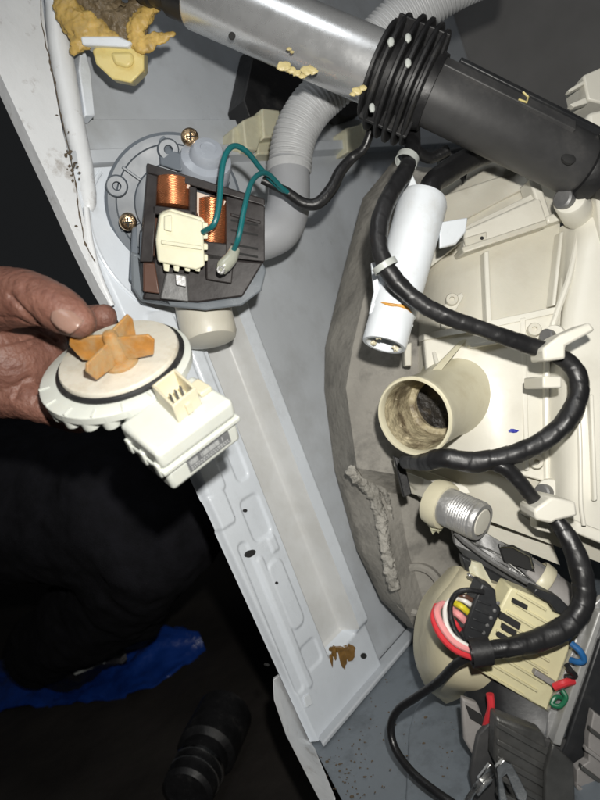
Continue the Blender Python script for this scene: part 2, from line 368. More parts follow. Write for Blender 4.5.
# lower panel and its flanges
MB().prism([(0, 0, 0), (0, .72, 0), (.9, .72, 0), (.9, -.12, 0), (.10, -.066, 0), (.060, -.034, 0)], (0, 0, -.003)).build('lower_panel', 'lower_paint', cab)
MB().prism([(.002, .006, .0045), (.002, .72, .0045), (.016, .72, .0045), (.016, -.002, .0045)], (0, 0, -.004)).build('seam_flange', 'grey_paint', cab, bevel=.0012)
pp = [(.075, .03), (.068, .05), (.070, .10), (.085, .16), (.10, .30), (.10, .6), (.8, .6), (.8, -.07), (.16, -.06), (.11, -.03)]
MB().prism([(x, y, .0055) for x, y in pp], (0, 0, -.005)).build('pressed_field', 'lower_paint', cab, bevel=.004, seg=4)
MB().ppx([(273, 680, .447), (279, 676, .450), (311, 742, .462), (336, 802, .386), (320, 802, .384), (286, 735, .432), (274, 700, .440)], 0, .004).build('corner_lip', 'rim_paint', cab, bevel=.0012)
# brown stain, sticker, pressed ring
s_ = MB()
for x, y, a, b_ in [(346, 654, .0055, .0045), (340, 659, .004, .006), (334, 655, .0016, .0055), (337, 649, .005, .0018), (349, 649, .004, .003), (331, 662, .0012, .005), (343, 664, .0016, .004)]:
    s_.ball(W(x, y, .0078), (a*1.4, b_*1.4, .0007), seed=x, amp=.15, seg=16, rings=8)
s_.build('brown_stain', 'stain', cab, ang=60)
MB().prism([W(x, y, .0095) for x, y in [(304, 697), (310, 694), (313, 704), (307, 708)]], (-.0025, 0, 0)).build('sticker', 'white_plastic', cab, bevel=.0004)
dk = MB()
for i in range(150):
    if i < 60: x, y = random.gauss(345, 14), random.gauss(765, 22)
    else: x, y = random.uniform(325, 460), random.uniform(660, 800)
    q = B(x, y, .0003)
    if q.x < .018: continue
    if q.x > .075: q.z = .0058
    r = random.uniform(.0002, .0007)*(2 if random.random() < .12 else 1); dk.ball(q, (r*random.uniform(.7, 1.8), r, r*.5), seed=i, amp=.3, seg=8, rings=5)
dk.build('dirt_specks', 'sealant', cab, kind='stuff')
c0 = W(170, 235, .0078)
MB().tube([c0+Vector((0, math.cos(a)*.062, math.sin(a)*.062)) for a in np.linspace(2.2, 5.2, 40)], .0016, 8).build('pressed_ring', 'white_paint', cab)
# ================================================================== drain pump on the panel
A = DV(-.25, .33, -.9); Fd = -A
pump = thing('drain_pump', 'grey drain pump with black coil frame and cream plug, bolted to cabinet wall', 'pump', W(200, 300, .0))
Hc = P(175, 205, .416); Rr = S(67, .416)
hs = MB().lathe([(Rr-.004, -.03), (Rr, -.022), (Rr, 0), (Rr-.002, .002), (Rr-.007, .0022), (Rr-.008, .0005), (Rr-.019, .0005), (Rr-.020, .003), (.02, .004), (0, .004)], Hc, Fd, 72, cap=False).build('housing', 'pump_grey', pump, ang=30)
u = DV(1, 0, 0); u = (u-Fd*u.dot(Fd)).normalized(); v = Fd.cross(u)
for i, a in enumerate((2.5, 3.55)):
    d = u*math.cos(a)+v*math.sin(a); MB().box(Hc+d*(Rr-.0125)+Fd*.0015, d*.007, Fd.cross(d)*.0009, Fd*.0025).build('rib', 'pump_grey', hs, bevel=.0004)
for x, y in ((117, 186), (168, 150)):
    MB().lathe([(.0024, -.006), (.0024, .004), (.003, .0055), (.0062, .0055), (.0072, .004), (.0075, -.012)], P(x, y, .402), Fd, 28, cap=False).build('boss', 'pump_grey', hs)
for x, y in ((128, 222), (190, 137)):
    q = P(x, y, .399); t = MB().lathe([(.0056, -.02), (.0058, 0), (.0050, .0014), (.003, .0023), (0, .0026)], q, Fd, 28, cap=False)
    sc_ = t.build('screw', 'screw', pump)
    MB().box(q+Fd*.0024, u*.0028, v*.0005, Fd*.0005).box(q+Fd*.00245, u*.0005, v*.0028, Fd*.0005).build('cross_slot', 'dark_hole', sc_)
kn = MB().lathe([(.0180, -.03), (.0180, .003), (.0168, .006), (.0118, .0075), (.0110, .0125), (.0095, .0145), (.0055, .0148), (.005, .0140), (0, .0140)], P(205, 165, .408), DV(.28, .42, .86), 40, cap=False).build('cap_knob', 'pump_clear', pump)
MB().lathe([(.0185, -.02), (.0190, -.012), (.0185, -.004)], P(205, 166, .408), DV(.28, .42, .86), 40, cap=False).build('knob_collar', 'pump_grey', kn)
MB().ppx([(158, 133), (164, 134), (172, 150), (186, 155), (182, 172), (160, 165)], .398, .02, A).build('bracket_arm', 'pump_grey', pump, bevel=.001)
MB().ppx([(132, 228), (137, 226), (139, 278), (134, 284), (129, 280)], .399, .02, A).ppx([(140, 232), (144, 232), (144, 290), (139, 290)], .398, .02, A).build('guide_post', 'pump_grey', pump, bevel=.001)
# black frame, bars around two windows
fr = MB()
d0 = .388
for pts in ([(147, 163), (265, 199), (265, 206), (147, 173)], [(147, 173), (158, 176), (153, 262), (140, 262)], [(189, 186), (197, 188), (196, 258), (189, 256)],
            [(152, 205), (197, 211), (197, 219), (152, 214)], [(226, 196), (265, 206), (265, 262), (226, 258)], [(197, 240), (227, 244), (227, 262), (197, 258)]):
    fr.ppx(pts, d0, .022, A)
f0 = fr.build('stator_frame', 'stator_plastic', pump, bevel=.0008)
MB().ppx([(149, 168), (263, 203), (264, 262), (238, 296), (141, 298)], d0+.02, .014, A).build('stator_core', 'brown_plastic', pump, bevel=.001)
MB().ppx([(154, 258), (196, 256), (264, 262), (243, 297), (198, 303), (142, 300)], d0+.004, .022, A).build('lower_body', 'stator_plastic', pump, bevel=.0015)
MB().ppx([(143, 263), (155, 263), (160, 294), (143, 292)], d0-.002, .016, A).build('side_block', 'brown_plastic', pump, bevel=.001)
for y in (219, 229, 243, 251): MB().ppx([(231, y), (258, y+5), (258, y+7), (231, y+2)], d0-.0006, .002, A).build('slot', 'dark_hole', f0)
MB().ppx([(231, 213), (261, 221), (261, 224), (231, 216)], d0-.002, .003, A).build('frame_bead', 'stator_plastic', f0, bevel=.0005)
up = DV(.06, .97, .12)
for x, y, r, h in ((174, 193, .0118, .0088), (212, 224, .0100, .0150)):
    co = MB().lathe([(r*.75, -h-.0012), (r, -h), (r*1.03, -h*.5), (r*1.04, 0), (r*1.03, h*.5), (r, h), (r*.75, h+.0012)], P(x, y, .3970), up, 40).build('coil', 'copper', pump)
MB().ppx([(197, 192), (226, 201), (222, 209), (206, 214), (200, 221), (197, 212)], .3895, .001, A).build('insulation_paper', 'paper', pump)
MB().ppx([(159, 176), (190, 185), (190, 189), (159, 181)], .3895, .001, A).build('insulation_paper', 'paper', pump)
MB().ppx([(163, 212), (172, 209), (203, 218), (205, 223), (160, 217)], .379, .012, A).build('plug_collar', 'connector_cream', pump, bevel=.0008)
cn = MB().ppx([(160, 214), (170, 211), (203, 221), (205, 266), (196, 270), (158, 262), (156, 240)], .375, .018, A).build('plug', 'connector_cream', pump, bevel=.0012)
MB().ppx([(161, 240), (202, 246), (202, 250), (161, 244)], .373, .004, A).build('plug_rib', 'connector_cream', cn, bevel=.0006)
MB().ppx([(164, 216), (172, 215), (172, 232), (164, 230)], .3725, .005, A).build('latch', 'connector_cream', cn, bevel=.0008)
for i, y in enumerate((226, 236, 247, 258)): MB().ppx([(202, y-4), (208, y-3), (208, y+3), (202, y+3)], .378, .012, A).build('tooth', 'connector_cream', cn, bevel=.0006)
for x in (163, 173, 184, 194): MB().ppx([(x, 262), (x+7, 263), (x+6, 272), (x+1, 271)], .378, .012, A).build('tooth', 'connector_cream', cn, bevel=.0006)
MB().ppx([(166, 272), (187, 275), (189, 302), (160, 299)], .388, .012, A).build('metal_tab', 'steel', pump, bevel=.001)
MB().ppx([(175, 274), (186, 276), (186, 287), (176, 285)], .384, .004, A).build('tab_face', 'alu', pump, bevel=.0005)
MB().ppx([(206, 252), (228, 256), (234, 262), (232, 284), (206, 280)], .388, .01, A).build('terminal_socket', 'stator_plastic', pump, bevel=.001)
te = px_tube([(235, 249, .376), (231, 258, .374), (224, 266, .373), (221, 272, .374)], [.0034, .0042, .0046, .003], 14).build('terminal_sleeve', 'clear_sleeve', pump)
MB().lathe([(.0012, -.001), (.0012, .001), (.0024, .001), (.0026, -.001)], P(221, 270, .3685), DV(0, 0, 1), 18, cap=False).build('terminal_eye', 'bright_steel', te)
sk = [(131, 255, .405), (131, 282, .403), (140, 298, .40), (165, 305, .398), (205, 309, .397), (240, 304, .397), (258, 288, .399), (266, 268, .402)]
MB().ppx([(131, 252), (132, 288), (141, 302), (170, 307), (206, 311), (242, 306), (262, 291), (267, 270), (262, 262), (240, 296), (200, 302), (144, 298), (140, 255)], .395, .012, A).build('clear_skirt', 'skirt_grey', pump, bevel=.0015)
MB().tube([P(*q) for q in cr([(289, 164, .462), (289, 190, .458), (287, 212, .452), (277, 230, .446), (250, 240, .442), (225, 240, .44)], 10)], [.0158, .0160, .0163, .0168, .017, .017], 28).build('outlet_elbow', 'elbow_grey', pump, ang=60)
MB().lathe([(.0162, -.004), (.0172, -.003), (.0172, .003), (.0162, .004)], P(289, 168, .462), DV(0, 1, 0), 32, cap=False).build('cuff_ring', 'hose_grey', pump)
MB().lathe([(.019, -.03), (.0195, 0), (.0195, .022), (.018, .026), (.010, .0285), (0, .029)], P(203, 306, .425), DV(.22, -.9, .18), 40, cap=False).build('filter_neck', 'tub_cream', pump)
# wires and cables on the pump
px_tube([(203, 232, .373), (214, 224, .366), (219, 205, .366), (221, 178, .368), (225, 156, .37), (234, 146, .376), (247, 152, .385), (262, 170, .4), (280, 188, .41), (292, 194, .415)], .0018, 10).build('wire', 'teal_wire', label='teal wire arching from the cream pump plug over the grey knob', cat='wire')
px_tube([(233, 252, .374), (239, 236, .366), (244, 210, .368), (250, 186, .376), (258, 175, .385), (268, 174, .395), (282, 188, .408), (292, 195, .415)], .0017, 10).build('wire', 'teal_wire', label='teal wire leading down into the clear terminal sleeve of the pump', cat='wire')
px_tube([(262, 180, .41), (285, 191, .414), (303, 203, .415), (318, 203, .415), (332, 188, .415), (340, 172, .415), (352, 158, .415), (364, 148, .41), (372, 125, .405), (376, 95, .405)], [.0026, .0034, .0040, .0043, .0043, .0040, .0036, .003, .0028, .0025], 12).build('pump_cable', 'cable_black', label='kinked black sleeved cable running from pump wires up to shock absorber', cat='cable')
# ================================================================== corrugated hose
hp = cr([(290, 166, .462), (292, 148, .462), (298, 128, .462), (312, 106, .462), (335, 84, .46), (365, 55, .455), (395, 25, .45), (425, 2, .445), (455, -18, .44), (500, -38, .44)], 60)
hv = [P(*q) for q in hp]
Ls = [0]
for i in range(1, len(hv)): Ls.append(Ls[-1]+(hv[i]-hv[i-1]).length)
n = int(Ls[-1]/.0033)*6; sv = np.linspace(0, Ls[-1], n)
pts = [Vector([np.interp(s, Ls, [q[k] for q in hv]) for k in range(3)]) for s in sv]
rs = [(.0158+.0022*(s/Ls[-1]))+.00105*math.tanh(2.0*math.sin(2*math.pi*s/.0033)) for s in sv]
MB().tube(pts, rs, 28).build('corrugated_hose', 'hose_grey', ang=80, label='grey corrugated drain hose curving up behind the steel shock tube', cat='hose')
# ================================================================== shock absorber
a0 = P(196, -8, .383); a1 = P(392, 76, .372); ax = (a1-a0).normalized()
sh = thing('shock_absorber', 'steel and black shock absorber with ribbed collar running to the tub', 'shock absorber', a0)
Ln = (a1-a0).length
tb = MB().lathe([(.0205, .0), (.0215, .002), (.0215, Ln), (.018, Ln+.001)], a0, ax, 64).build('steel_tube', 'galv', sh)
dp = P(232, 36, .3615); MB().lathe([(.0022, 0), (.0016, .0006), (0, .0004)], dp, DV(-.1, -.35, .9), 16, cap=False).build('dimple', 'dark_hole', tb)
g = MB()
for i, (x, y, r) in enumerate([(284, 66, .004), (291, 70, .003), (297, 73, .0028), (308, 70, .0042), (313, 71, .003), (280, 68, .002), (302, 76, .0025), (289, 49, .0016), (292, 52, .0013)]):
    g.ball(P(x, y, .353+.0007*abs(y-60)*.3), (r, r*.7, .0007), seed=i, amp=.2, seg=14, rings=8)
    if i == 6: g.build('grease_spot', 'grease_yellow', tb, ang=60); g = MB()
g.build('grease_spot', 'grease_yellow', tb, ang=60); g = MB()
for i, (x, y, r) in enumerate([(357, 91, .003), (363, 88, .0022), (353, 94, .0018)]): g.ball(P(x, y, .352), (r, r*.8, .0007), seed=i+20, amp=.2, seg=14, rings=8)
g.build('grease_spot', 'grease_yellow', tb, ang=60)
MB().lathe([(.012, -.06), (.0175, -.058), (.0175, -.036), (.0190, -.034), (.0190, -.028), (.0175, -.026), (.0175, -.016), (.0195, -.014), (.0195, .001)], a0, ax, 48).build('end_bush', 'black_rubber', sh)
cl = a1
def disc(h, r, t, nm='collar_plate', mt='black_rubber', sq=.0):
    mb = MB().lathe([(.018, h-t), (r-.001, h-t), (r, h-t*.5), (r, h+t*.5), (r-.001, h+t), (.018, h+t)], cl, ax, 48, cap=False)
    return mb.build(nm, mt, sh)
prev = P(415, 95, .372)
for h, r in ((-.009, .029), (-.003, .034), (.005, .0360), (.011, .0365), (.017, .036), (.022, .034)): cpl = disc(h, r, .0014)
MB().lathe([(.0225, -.010), (.0235, 0), (.024, .02), (.0225, .028)], cl, ax, 48).build('collar_core', 'black_rubber', sh)
for i in range(3):
    a = i*2*math.pi/3+.9; e = DV(0, 1, 0); e = (e-ax*e.dot(ax)).normalized(); b_ = ax.cross(e); d = e*math.cos(a)+b_*math.sin(a)
    MB().box(cl+ax*.009+d*.028, ax*.016, ax.cross(d)*.0012, d*.006).build('collar_fin', 'black_rubber', sh, bevel=.0005)
for x, y in ((391, 42), (408, 38), (408, 63), (372, 108)):
    MB().ball(P(x, y, .336 if y < 100 else .345), (.0018, .0028, .0010), seed=x, amp=.15, seg=12, rings=8).build('clip_tip', 'tie_grey', sh)
b0 = cl+ax*.022; b1 = P(588, 170, .385); bx = (b1-b0).normalized(); BL = (b1-b0).length
cy = MB().lathe([(.018, 0), (.0195, .002), (.0195, BL*.93), (.0175, BL*.96), (.015, BL)], b0, bx, 64).build('damper_body', 'damper_grey', sh)
e = DV(.2, .45, .85); e = (e-bx*e.dot(bx)).normalized(); s1 = bx.cross(e)
MB().box(b0+bx*BL*.40+e*.0200, bx*BL*.38, s1*.0045, e*.0016).build('body_rail', 'damper_grey', cy, bevel=.0006)
MB().box(b0+bx*BL*.52+e*.0190-s1*.010, bx*BL*.42, s1*.0020, e*.0022).build('body_rail', 'black_plastic', cy, bevel=.0006)
MB().tube([b0+bx*BL*.44+e*.0222+s1*.004, b0+bx*BL*.485+e*.0222+s1*.003, b0+bx*BL*.49+e*.0222-s1*.003, b0+bx*BL*.46+e*.0218-s1*.006], .0006, 6).build('body_clip', 'lug_yellow', cy)
MB().lathe([(.0150, -.006), (.0205, -.005), (.0215, 0), (.0205, .005), (.013, .006), (.013, .03)], b1, bx, 40).build('end_eye', 'black_rubber', sh)
MB().lathe([(.004, -.001), (.0045, .001), (.003, .002), (0, .002)], P(568, 159, .365), DV(.1, .4, .9), 20, cap=False).build('body_hole', 'dark_hole', cy)
# yellow bush and grease at its foot
lg = thing('pivot_bush', 'pale yellow hexagonal pivot bush under amber grease at cabinet rim', 'bush', P(118, 85, .44))
q = [(92, 50), (100, 44), (138, 44), (144, 52), (144, 70), (131, 83), (112, 79), (96, 64)]
MB().ppx(q, .398, .02, DV(-.1, .35, -.9)).build('hex_block', 'lug_yellow', lg, bevel=.0012)
MB().ppx([(110, 52), (132, 52), (134, 62), (128, 68), (114, 64)], .395, .006, DV(-.1, .35, -.9)).build('hex_boss', 'lug_yellow', lg, bevel=.002)
MB().ppx([(80, 36), (118, 36), (132, 42), (128, 47), (82, 45)], .392, .02, DV(0, .3, -.95)).build('washer', 'white_plastic', lg, bevel=.0012)
def lumpy(amp, fr):
    def f(co, no):
        wv = np.array([noise.fractal(Vector(p)*fr, .7, 2, 4) for p in co]); co = co+no*(wv*amp)[:, None]
        vd = np.array(DV(0, 0, 1)); h = co@vd; return co-np.outer((h-h.min())*.45, vd)
    return f
skin('grease_lump', [[(60, -8, 0.395, 0.0073), (68, 12, 0.393, 0.0088), (80, 28, 0.391, 0.0088), (74, 42, 0.393, 0.0052), (70, 48, 0.395, 0.0021)], [(76, 18, 0.392, 0.0094), (98, 28, 0.391, 0.0068), (118, 37, 0.390, 0.0031)],
     [(126, 38, 0.390, 0.0026), (140, 39, 0.390, 0.0052), (155, 33, 0.390, 0.0042), (170, 29, 0.391, 0.0018)], [(138, 36, 0.391, 0.0042), (134, 22, 0.391, 0.0062), (145, 6, 0.392, 0.0062), (152, -8, 0.393, 0.0062)]], .0011, 'grease', lg, 4, lumpy(.0022, 160))
skin('dark_grease_lump', [[(88, -6, 0.396, 0.0094), (108, 10, 0.394, 0.0104), (128, 16, 0.394, 0.0094), (138, 4, 0.395, 0.0104)], [(100, 8, 0.394, 0.0094), (120, 26, 0.392, 0.0062)]], .0013, 'grease_dark', lg, 3, lumpy(.004, 150))
# wall clips and pad
def wclip(name, lab, pieces, base):
    t = thing(name, lab, 'clip', W(*base))
    for nm, pts, off, th in pieces: MB().prism([W(x, y, off) for x, y in pts], (-th, 0, 0)).build(nm, 'natural_nylon', t, bevel=.0015)
wclip('panel_clip', 'translucent cream plastic clip on ledge left of the corrugated hose', [('clip_body', [(243, 120), (262, 112), (264, 128), (258, 150), (246, 148)], .020, .024), ('clip_wing', [(233, 128), (245, 120), (247, 152), (233, 150)], .012, .016), ('clip_head', [(262, 108), (280, 110), (282, 136), (264, 138)], .024, .028), ('clip_foot', [(258, 134), (283, 134), (282, 154), (258, 154)], .014, .018)], (258, 154))
wclip('panel_clip', 'small cream plastic clip on ledge just right of the corrugated hose', [('clip_body', [(346, 128), (362, 124), (366, 150), (348, 152)], .016, .02), ('clip_wing', [(362, 122), (374, 124), (372, 146), (364, 148)], .010, .014)], (358, 154))
MB().prism([W(x, y, .014) for x, y in [(256, 42), (300, 46), (352, 78), (364, 112), (346, 118), (322, 105), (288, 108), (250, 117), (244, 100)]], (-.024, 0, 0)).build('foam_pad', 'black_rubber', bevel=.001, label='black foam pad stuck on the wall behind the corrugated hose', cat='foam pad')
# ================================================================== concrete counterweight
cw = thing('counterweight', 'grey cast concrete counterweight with rough torn edge behind white tube', 'counterweight', P(410, 628, .52))
rows = [[(396, 158, .53), (400, 160, .518), (408, 166, .505), (432, 168, .498), (470, 170, .495)],
        [(363, 198, .532), (367, 200, .520), (386, 205, .490), (412, 205, .482), (470, 205, .488)],
        [(343, 275, .532), (347, 275, .520), (369, 275, .485), (405, 275, .475), (470, 275, .48)],
        [(326, 345, .525), (330, 345, .512), (353, 345, .475), (395, 345, .466), (470, 345, .475)],
        [(325, 390, .522), (329, 390, .510), (346, 388, .470), (390, 390, .460), (470, 390, .47)],
        [(335, 470, .518), (340, 470, .508), (357, 468, .465), (395, 474, .460), (480, 475, .47)],
        [(341, 492, .518), (345, 492, .508), (371, 490, .478), (398, 494, .490), (480, 492, .49)],
        [(357, 550, .518), (361, 550, .508), (388, 546, .474), (408, 550, .492), (480, 550, .49)],
        [(381, 600, .518), (385, 601, .508), (401, 603, .476), (424, 603, .492), (480, 600, .49)],
        [(408, 627, .518), (411, 628, .508), (415, 629, .492), (430, 629, .5), (480, 630, .5)]]
MB().patch(rows, 9, .035, lin=True, amp=.0005, fr=110).build('concrete_body', 'concrete', cw, ang=30)
rc = cr([(352, 472, .466), (362, 482, .470), (374, 496, .473), (382, 525, .472), (388, 560, .471), (396, 592, .472), (403, 614, .476)], 20)
def rocky(co, no):
    wv = np.array([noise.fractal(Vector(p)*230, .8, 2.1, 5) for p in co]); return co+no*(wv*.0017)[:, None]
skin('torn_edge', [[(q[0], q[1], q[2]+.0050, .0046+.0012*abs(noise.noise(Vector((i*.9, 5, 3))))) for i, q in enumerate(rc[:100:8])], [(366, 476, .476, .003), (384, 492, .482, .0022), (392, 520, .486, .0016)]], .0009, 'concrete_rough', cw, 2, rocky)
MB().lathe([(.015, -.004), (.0155, .001), (.0185, .002), (.021, .0005), (.022, -.006)], P(417, 590, .487), DV(-.25, .1, .95), 40, cap=False, ref=DV(0, 1, 0)).build('round_recess', 'concrete', cw)
# ================================================================== white air chamber tube
T = P(425, 194, .388); Bm = P(384, 345, .366); wx = (T-Bm).normalized(); WL = (T-Bm).length
at_ = thing('air_chamber', 'white plastic air chamber tube with orange stained open mouth', 'tube', Bm)
MB().lathe([(.0100, .03), (.0105, .001), (.0112, 0), (.0132, 0), (.0136, .001), (.0138, WL*.2), (.0146, WL*.21), (.0152, WL*.5), (.0160, WL*.93), (.0145, WL*.97), (.008, WL), (0, WL)], Bm, wx, 48, cap=False).build('tube_body', 'white_plastic', at_)
MB().lathe([(.0100, .03), (0, .03)], Bm, wx, 30, cap=False).build('mouth_scale', 'crud', at_)
for a in (.4, 2.2, 4.0):
    e = wx.orthogonal().normalized(); d = e*math.cos(a)+wx.cross(e)*math.sin(a); MB().ball(Bm+wx*.002+d*.009, (.0022, .002, .0015), seed=int(a*5), amp=.35, seg=12, rings=8).build('lime_crust', 'held_ivory', at_)
ca = Bm+wx*WL*.2; e = DV(0, 0, 1); e = (e-wx*e.dot(wx)).normalized(); s1 = wx.cross(e)
MB().tube([ca+(e*math.cos(a)+s1*math.sin(a))*.0141+wx*.0006*math.sin(a*5) for a in np.linspace(-.75, .75, 24)], [.0002, .0008, .0011, .0008, .0012, .0007, .0002], 8).build('orange_residue', 'orange_stain', at_)
MB().ppx([(440, 222, .378), (468, 217, .385), (466, 232, .385), (456, 244, .383), (440, 248, .378)], 0, .004).build('mounting_ear', 'white_plastic', at_, bevel=.001)
MB().ppx([(371, 262), (376, 262), (380, 290), (384, 310), (369, 314), (374, 292)], .365, .004).build('side_fin', 'white_plastic', at_, bevel=.0008)
MB().ppx([(404, 172), (410, 168), (420, 190), (412, 206), (402, 200)], .39, .005).build('top_fin', 'white_plastic', at_, bevel=.0008)
MB().ppx([(400, 318), (410, 316), (414, 326), (404, 334)], .368, .004).build('small_lug', 'white_plastic', at_, bevel=.0008)
px_tube([(429, 196, .385), (432, 184, .388), (445, 174, .395), (468, 160, .41), (500, 148, .43), (540, 140, .45)], [.0070, .0070, .0078, .008, .008, .008], 18).build('pressure_hose', 'cable_black', label='black rubber pressure hose fitted on top of the white tube', cat='hose')
# ================================================================== outer tub
tub = thing('outer_tub', 'cream plastic outer drum tub with ribs, nozzle and cable hooks', 'tub', P(520, 560, .43))
rows = [[(404, 190, .52), (440, 172, .485), (500, 150, .462), (570, 130, .455)],
        [(408, 262, .50), (440, 255, .455), (492, 240, .435), (560, 222, .430)],
        [(412, 350, .48), (440, 345, .435), (492, 335, .415), (565, 325, .412)],
        [(410, 455, .47), (440, 455, .430), (492, 458, .408), (565, 455, .402)],
        [(402, 490, .47), (445, 505, .432), (500, 525, .408), (620, 570, .398)]]
MB().patch(rows, 8, .006).build('tub_wall', 'tub_cream', tub)
def bar(pts, r, nm='rib', mt='tub_cream', w_=None, par=None):
    q = [P(*p) for p in cr(pts, 6)]; return MB().tube(q, r, 8).build(nm, mt, par or tub)
MB().ppx([(464, 230, .428), (540, 196, .420), (548, 222, .417), (464, 250, .424)], 0, .03).build('ledge_slab', 'tub_light', tub, bevel=.0015)
MB().patch([[(424, 340, .423), (490, 327, .408), (556, 312, .402)], [(430, 400, .42), (490, 398, .402), (548, 390, .397)], [(440, 460, .424), (492, 468, .401), (546, 482, .394)]], 6, .006).build('front_slab', 'tub_light', tub, bevel=.001)
MB().ppx([(440, 196, .458), (524, 168, .446), (531, 186, .440), (466, 219, .446), (428, 244, .456)], 0, .02).build('ledge_slab', 'tub_cream', tub, bevel=.0015)
MB().ppx([(418, 262, .450), (470, 224, .432), (540, 190, .424), (542, 199, .422), (472, 234, .430), (420, 275, .447)], 0, .03).build('rib', 'tub_light', tub, bevel=.001)
MB().ppx([(462, 247, .422), (547, 219, .415), (548, 225, .414), (464, 253, .421)], 0, .03).build('rib', 'tub_cream', tub, bevel=.001)
MB().ppx([(464, 238, .4245), (487, 231, .4225), (488, 243, .4215), (466, 248, .423)], 0, .006).build('pad', 'tub_cream', tub, bevel=.001)
MB().lathe([(.0013, 0), (.001, .0006), (0, .0006)], P(482, 238, .4212), DV(0, 0, 1), 12, cap=False).build('pad_hole', 'dark_hole', tub)
MB().ppx([(424, 333, .424), (470, 325, .410), (558, 306, .402), (558, 313, .400), (470, 332, .408), (424, 340, .422)], 0, .02).build('rib', 'tub_light', tub, bevel=.0006)
MB().ppx([(440, 308, .432), (462, 292, .428), (464, 296, .426), (442, 334, .426)], 0, .004).build('gusset', 'tub_light', tub, bevel=.0006)
MB().ppx([(529, 178), (539, 177), (553, 219), (544, 223)], .42, .02).build('bracket_web', 'tub_light', tub, bevel=.0015)
MB().ppx([(546, 216), (577, 205), (588, 208), (588, 232), (579, 232), (578, 214), (548, 224)], .415, .02).build('bracket_flange', 'tub_light', tub, bevel=.0015)
MB().ppx([(560, 190), (640, 166), (640, 205), (566, 208)], .425, .02).build('bracket_shelf', 'tub_light', tub, bevel=.0015)
MB().ppx([(583, 75), (640, 50), (640, 112), (588, 100)], .43, .03).build('upper_lug', 'tub_light', tub, bevel=.0015)
for pts in ([(568, 90), (584, 80), (585, 84), (570, 92)], [(570, 104), (586, 97), (588, 103), (574, 107)]): MB().ppx(pts, .43, .006).build('lug_prong', 'tub_light', tub, bevel=.0006)
MB().ppx([(588, 112), (640, 100), (640, 260), (604, 250), (596, 180), (588, 140)], .39, .04).build('side_pillar', 'tub_light', tub, bevel=.003)
# the raised right-hand field
MB().patch([[(562, 226, .424), (590, 218, .400), (640, 205, .395)], [(560, 300, .410), (574, 298, .392), (640, 290, .38)], [(556, 345, .404), (568, 350, .384), (640, 350, .372)], [(546, 385, .398), (575, 390, .372), (640, 390, .366)], [(546, 480, .395), (575, 482, .368), (640, 490, .362)], [(542, 500, .395), (575, 520, .37), (640, 545, .362)]], 7, .012).build('raised_field', 'tub_light', tub)
px_rib = [(579, 230, .408), (570, 275, .398), (558, 310, .396), (548, 345, .396), (546, 400, .394), (547, 480, .393)]
bar(px_rib, .0022, 'rim_bead', 'tub_light')
bar([(577, 385, .370), (580, 440, .366), (581, 500, .364), (584, 525, .364)], .0014, 'rim_bead', 'tub_light')
MB().patch([[(548, 495, .39), (570, 503, .372), (640, 528, .36)], [(545, 520, .385), (580, 535, .37), (640, 560, .36)]], 6, .02, lin=True).build('lower_edge', 'tub_light', tub, bevel=.001)
# bosses and cable hooks
for x, y, r in ((572, 203, .0105), (556, 338, .0075), (552, 492, .0090)):
    bo = MB().lathe([(r, -.02), (r, .006), (r*.9, .008), (0, .0085)], P(x, y, .392), DV(-.55, .1, .8), 30, cap=False).build('boss', 'tub_light', tub)
    MB().lathe([(r*.6, .004), (r*.62, .012), (r*.5, .013), (0, .013)], P(x, y, .392), DV(-.8, .05, .6), 24, cap=False).build('boss_pin', 'steel', bo)
MB().ppx([(543, 348), (560, 335), (590, 322), (596, 330), (566, 346), (566, 359), (544, 361)], .334, .020).build('cable_hook', 'tub_light', tub, bevel=.0015)
MB().ppx([(543, 376), (562, 376), (562, 388), (543, 388)], .345, .03).build('cable_hook', 'tub_light', tub, bevel=.001)
MB().ppx([(534, 510), (552, 497), (576, 502), (578, 516), (556, 521), (552, 524), (536, 520)], .338, .024).build('cable_hook', 'tub_light', tub, bevel=.0015)
MB().ppx([(537, 520), (553, 522), (553, 534), (537, 530)], .368, .012).build('cable_hook', 'tub_light', tub, bevel=.001)
# beam at the bottom of the tub
MB().ppx([(398, 462, .43), (440, 476, .425), (500, 498, .41), (540, 515, .40), (538, 522, .40), (498, 506, .41), (438, 484, .425), (398, 470, .43)], 0, .02).build('lower_beam', 'tub_light', tub, bevel=.001)
MB().patch([[(400, 470, .455), (450, 486, .44), (545, 522, .415)], [(420, 498, .46), (460, 525, .435), (560, 565, .41)]], 6, .01, lin=True).build('lower_web', 'tub_cream', tub)
for q0 in ([(470, 344, .404), (515, 337, .3995), (516, 341, .399), (471, 348, .403)], [(520, 318, .404), (526, 317, .4035), (530, 470, .392), (525, 471, .3925)], [(484, 252, .424), (489, 250, .4235), (492, 322, .407), (487, 323, .4075)],
           [(432, 352, .42), (436, 351, .419), (446, 384, .405), (442, 388, .406)], [(560, 232, .418), (564, 231, .417), (556, 305, .402), (552, 306, .403)], [(590, 395, .364), (594, 394, .3635), (598, 500, .360), (594, 502, .3605)], [(556, 432, .386), (640, 424, .362), (640, 429, .3615), (556, 437, .3855)]):
    MB().ppx(q0, 0, .010).build('rib', 'tub_light', tub, bevel=.0008)
for x, y, d in ((534, 330, .399), (536, 462, .392), (452, 300, .428)):
    MB().lathe([(.0045, -.01), (.0045, .002), (.004, .003), (.0018, .003), (.0016, .001), (0, .001)], P(x, y, d), DV(-.2, .1, .95), 24, cap=False).build('screw_boss', 'tub_cream', tub)
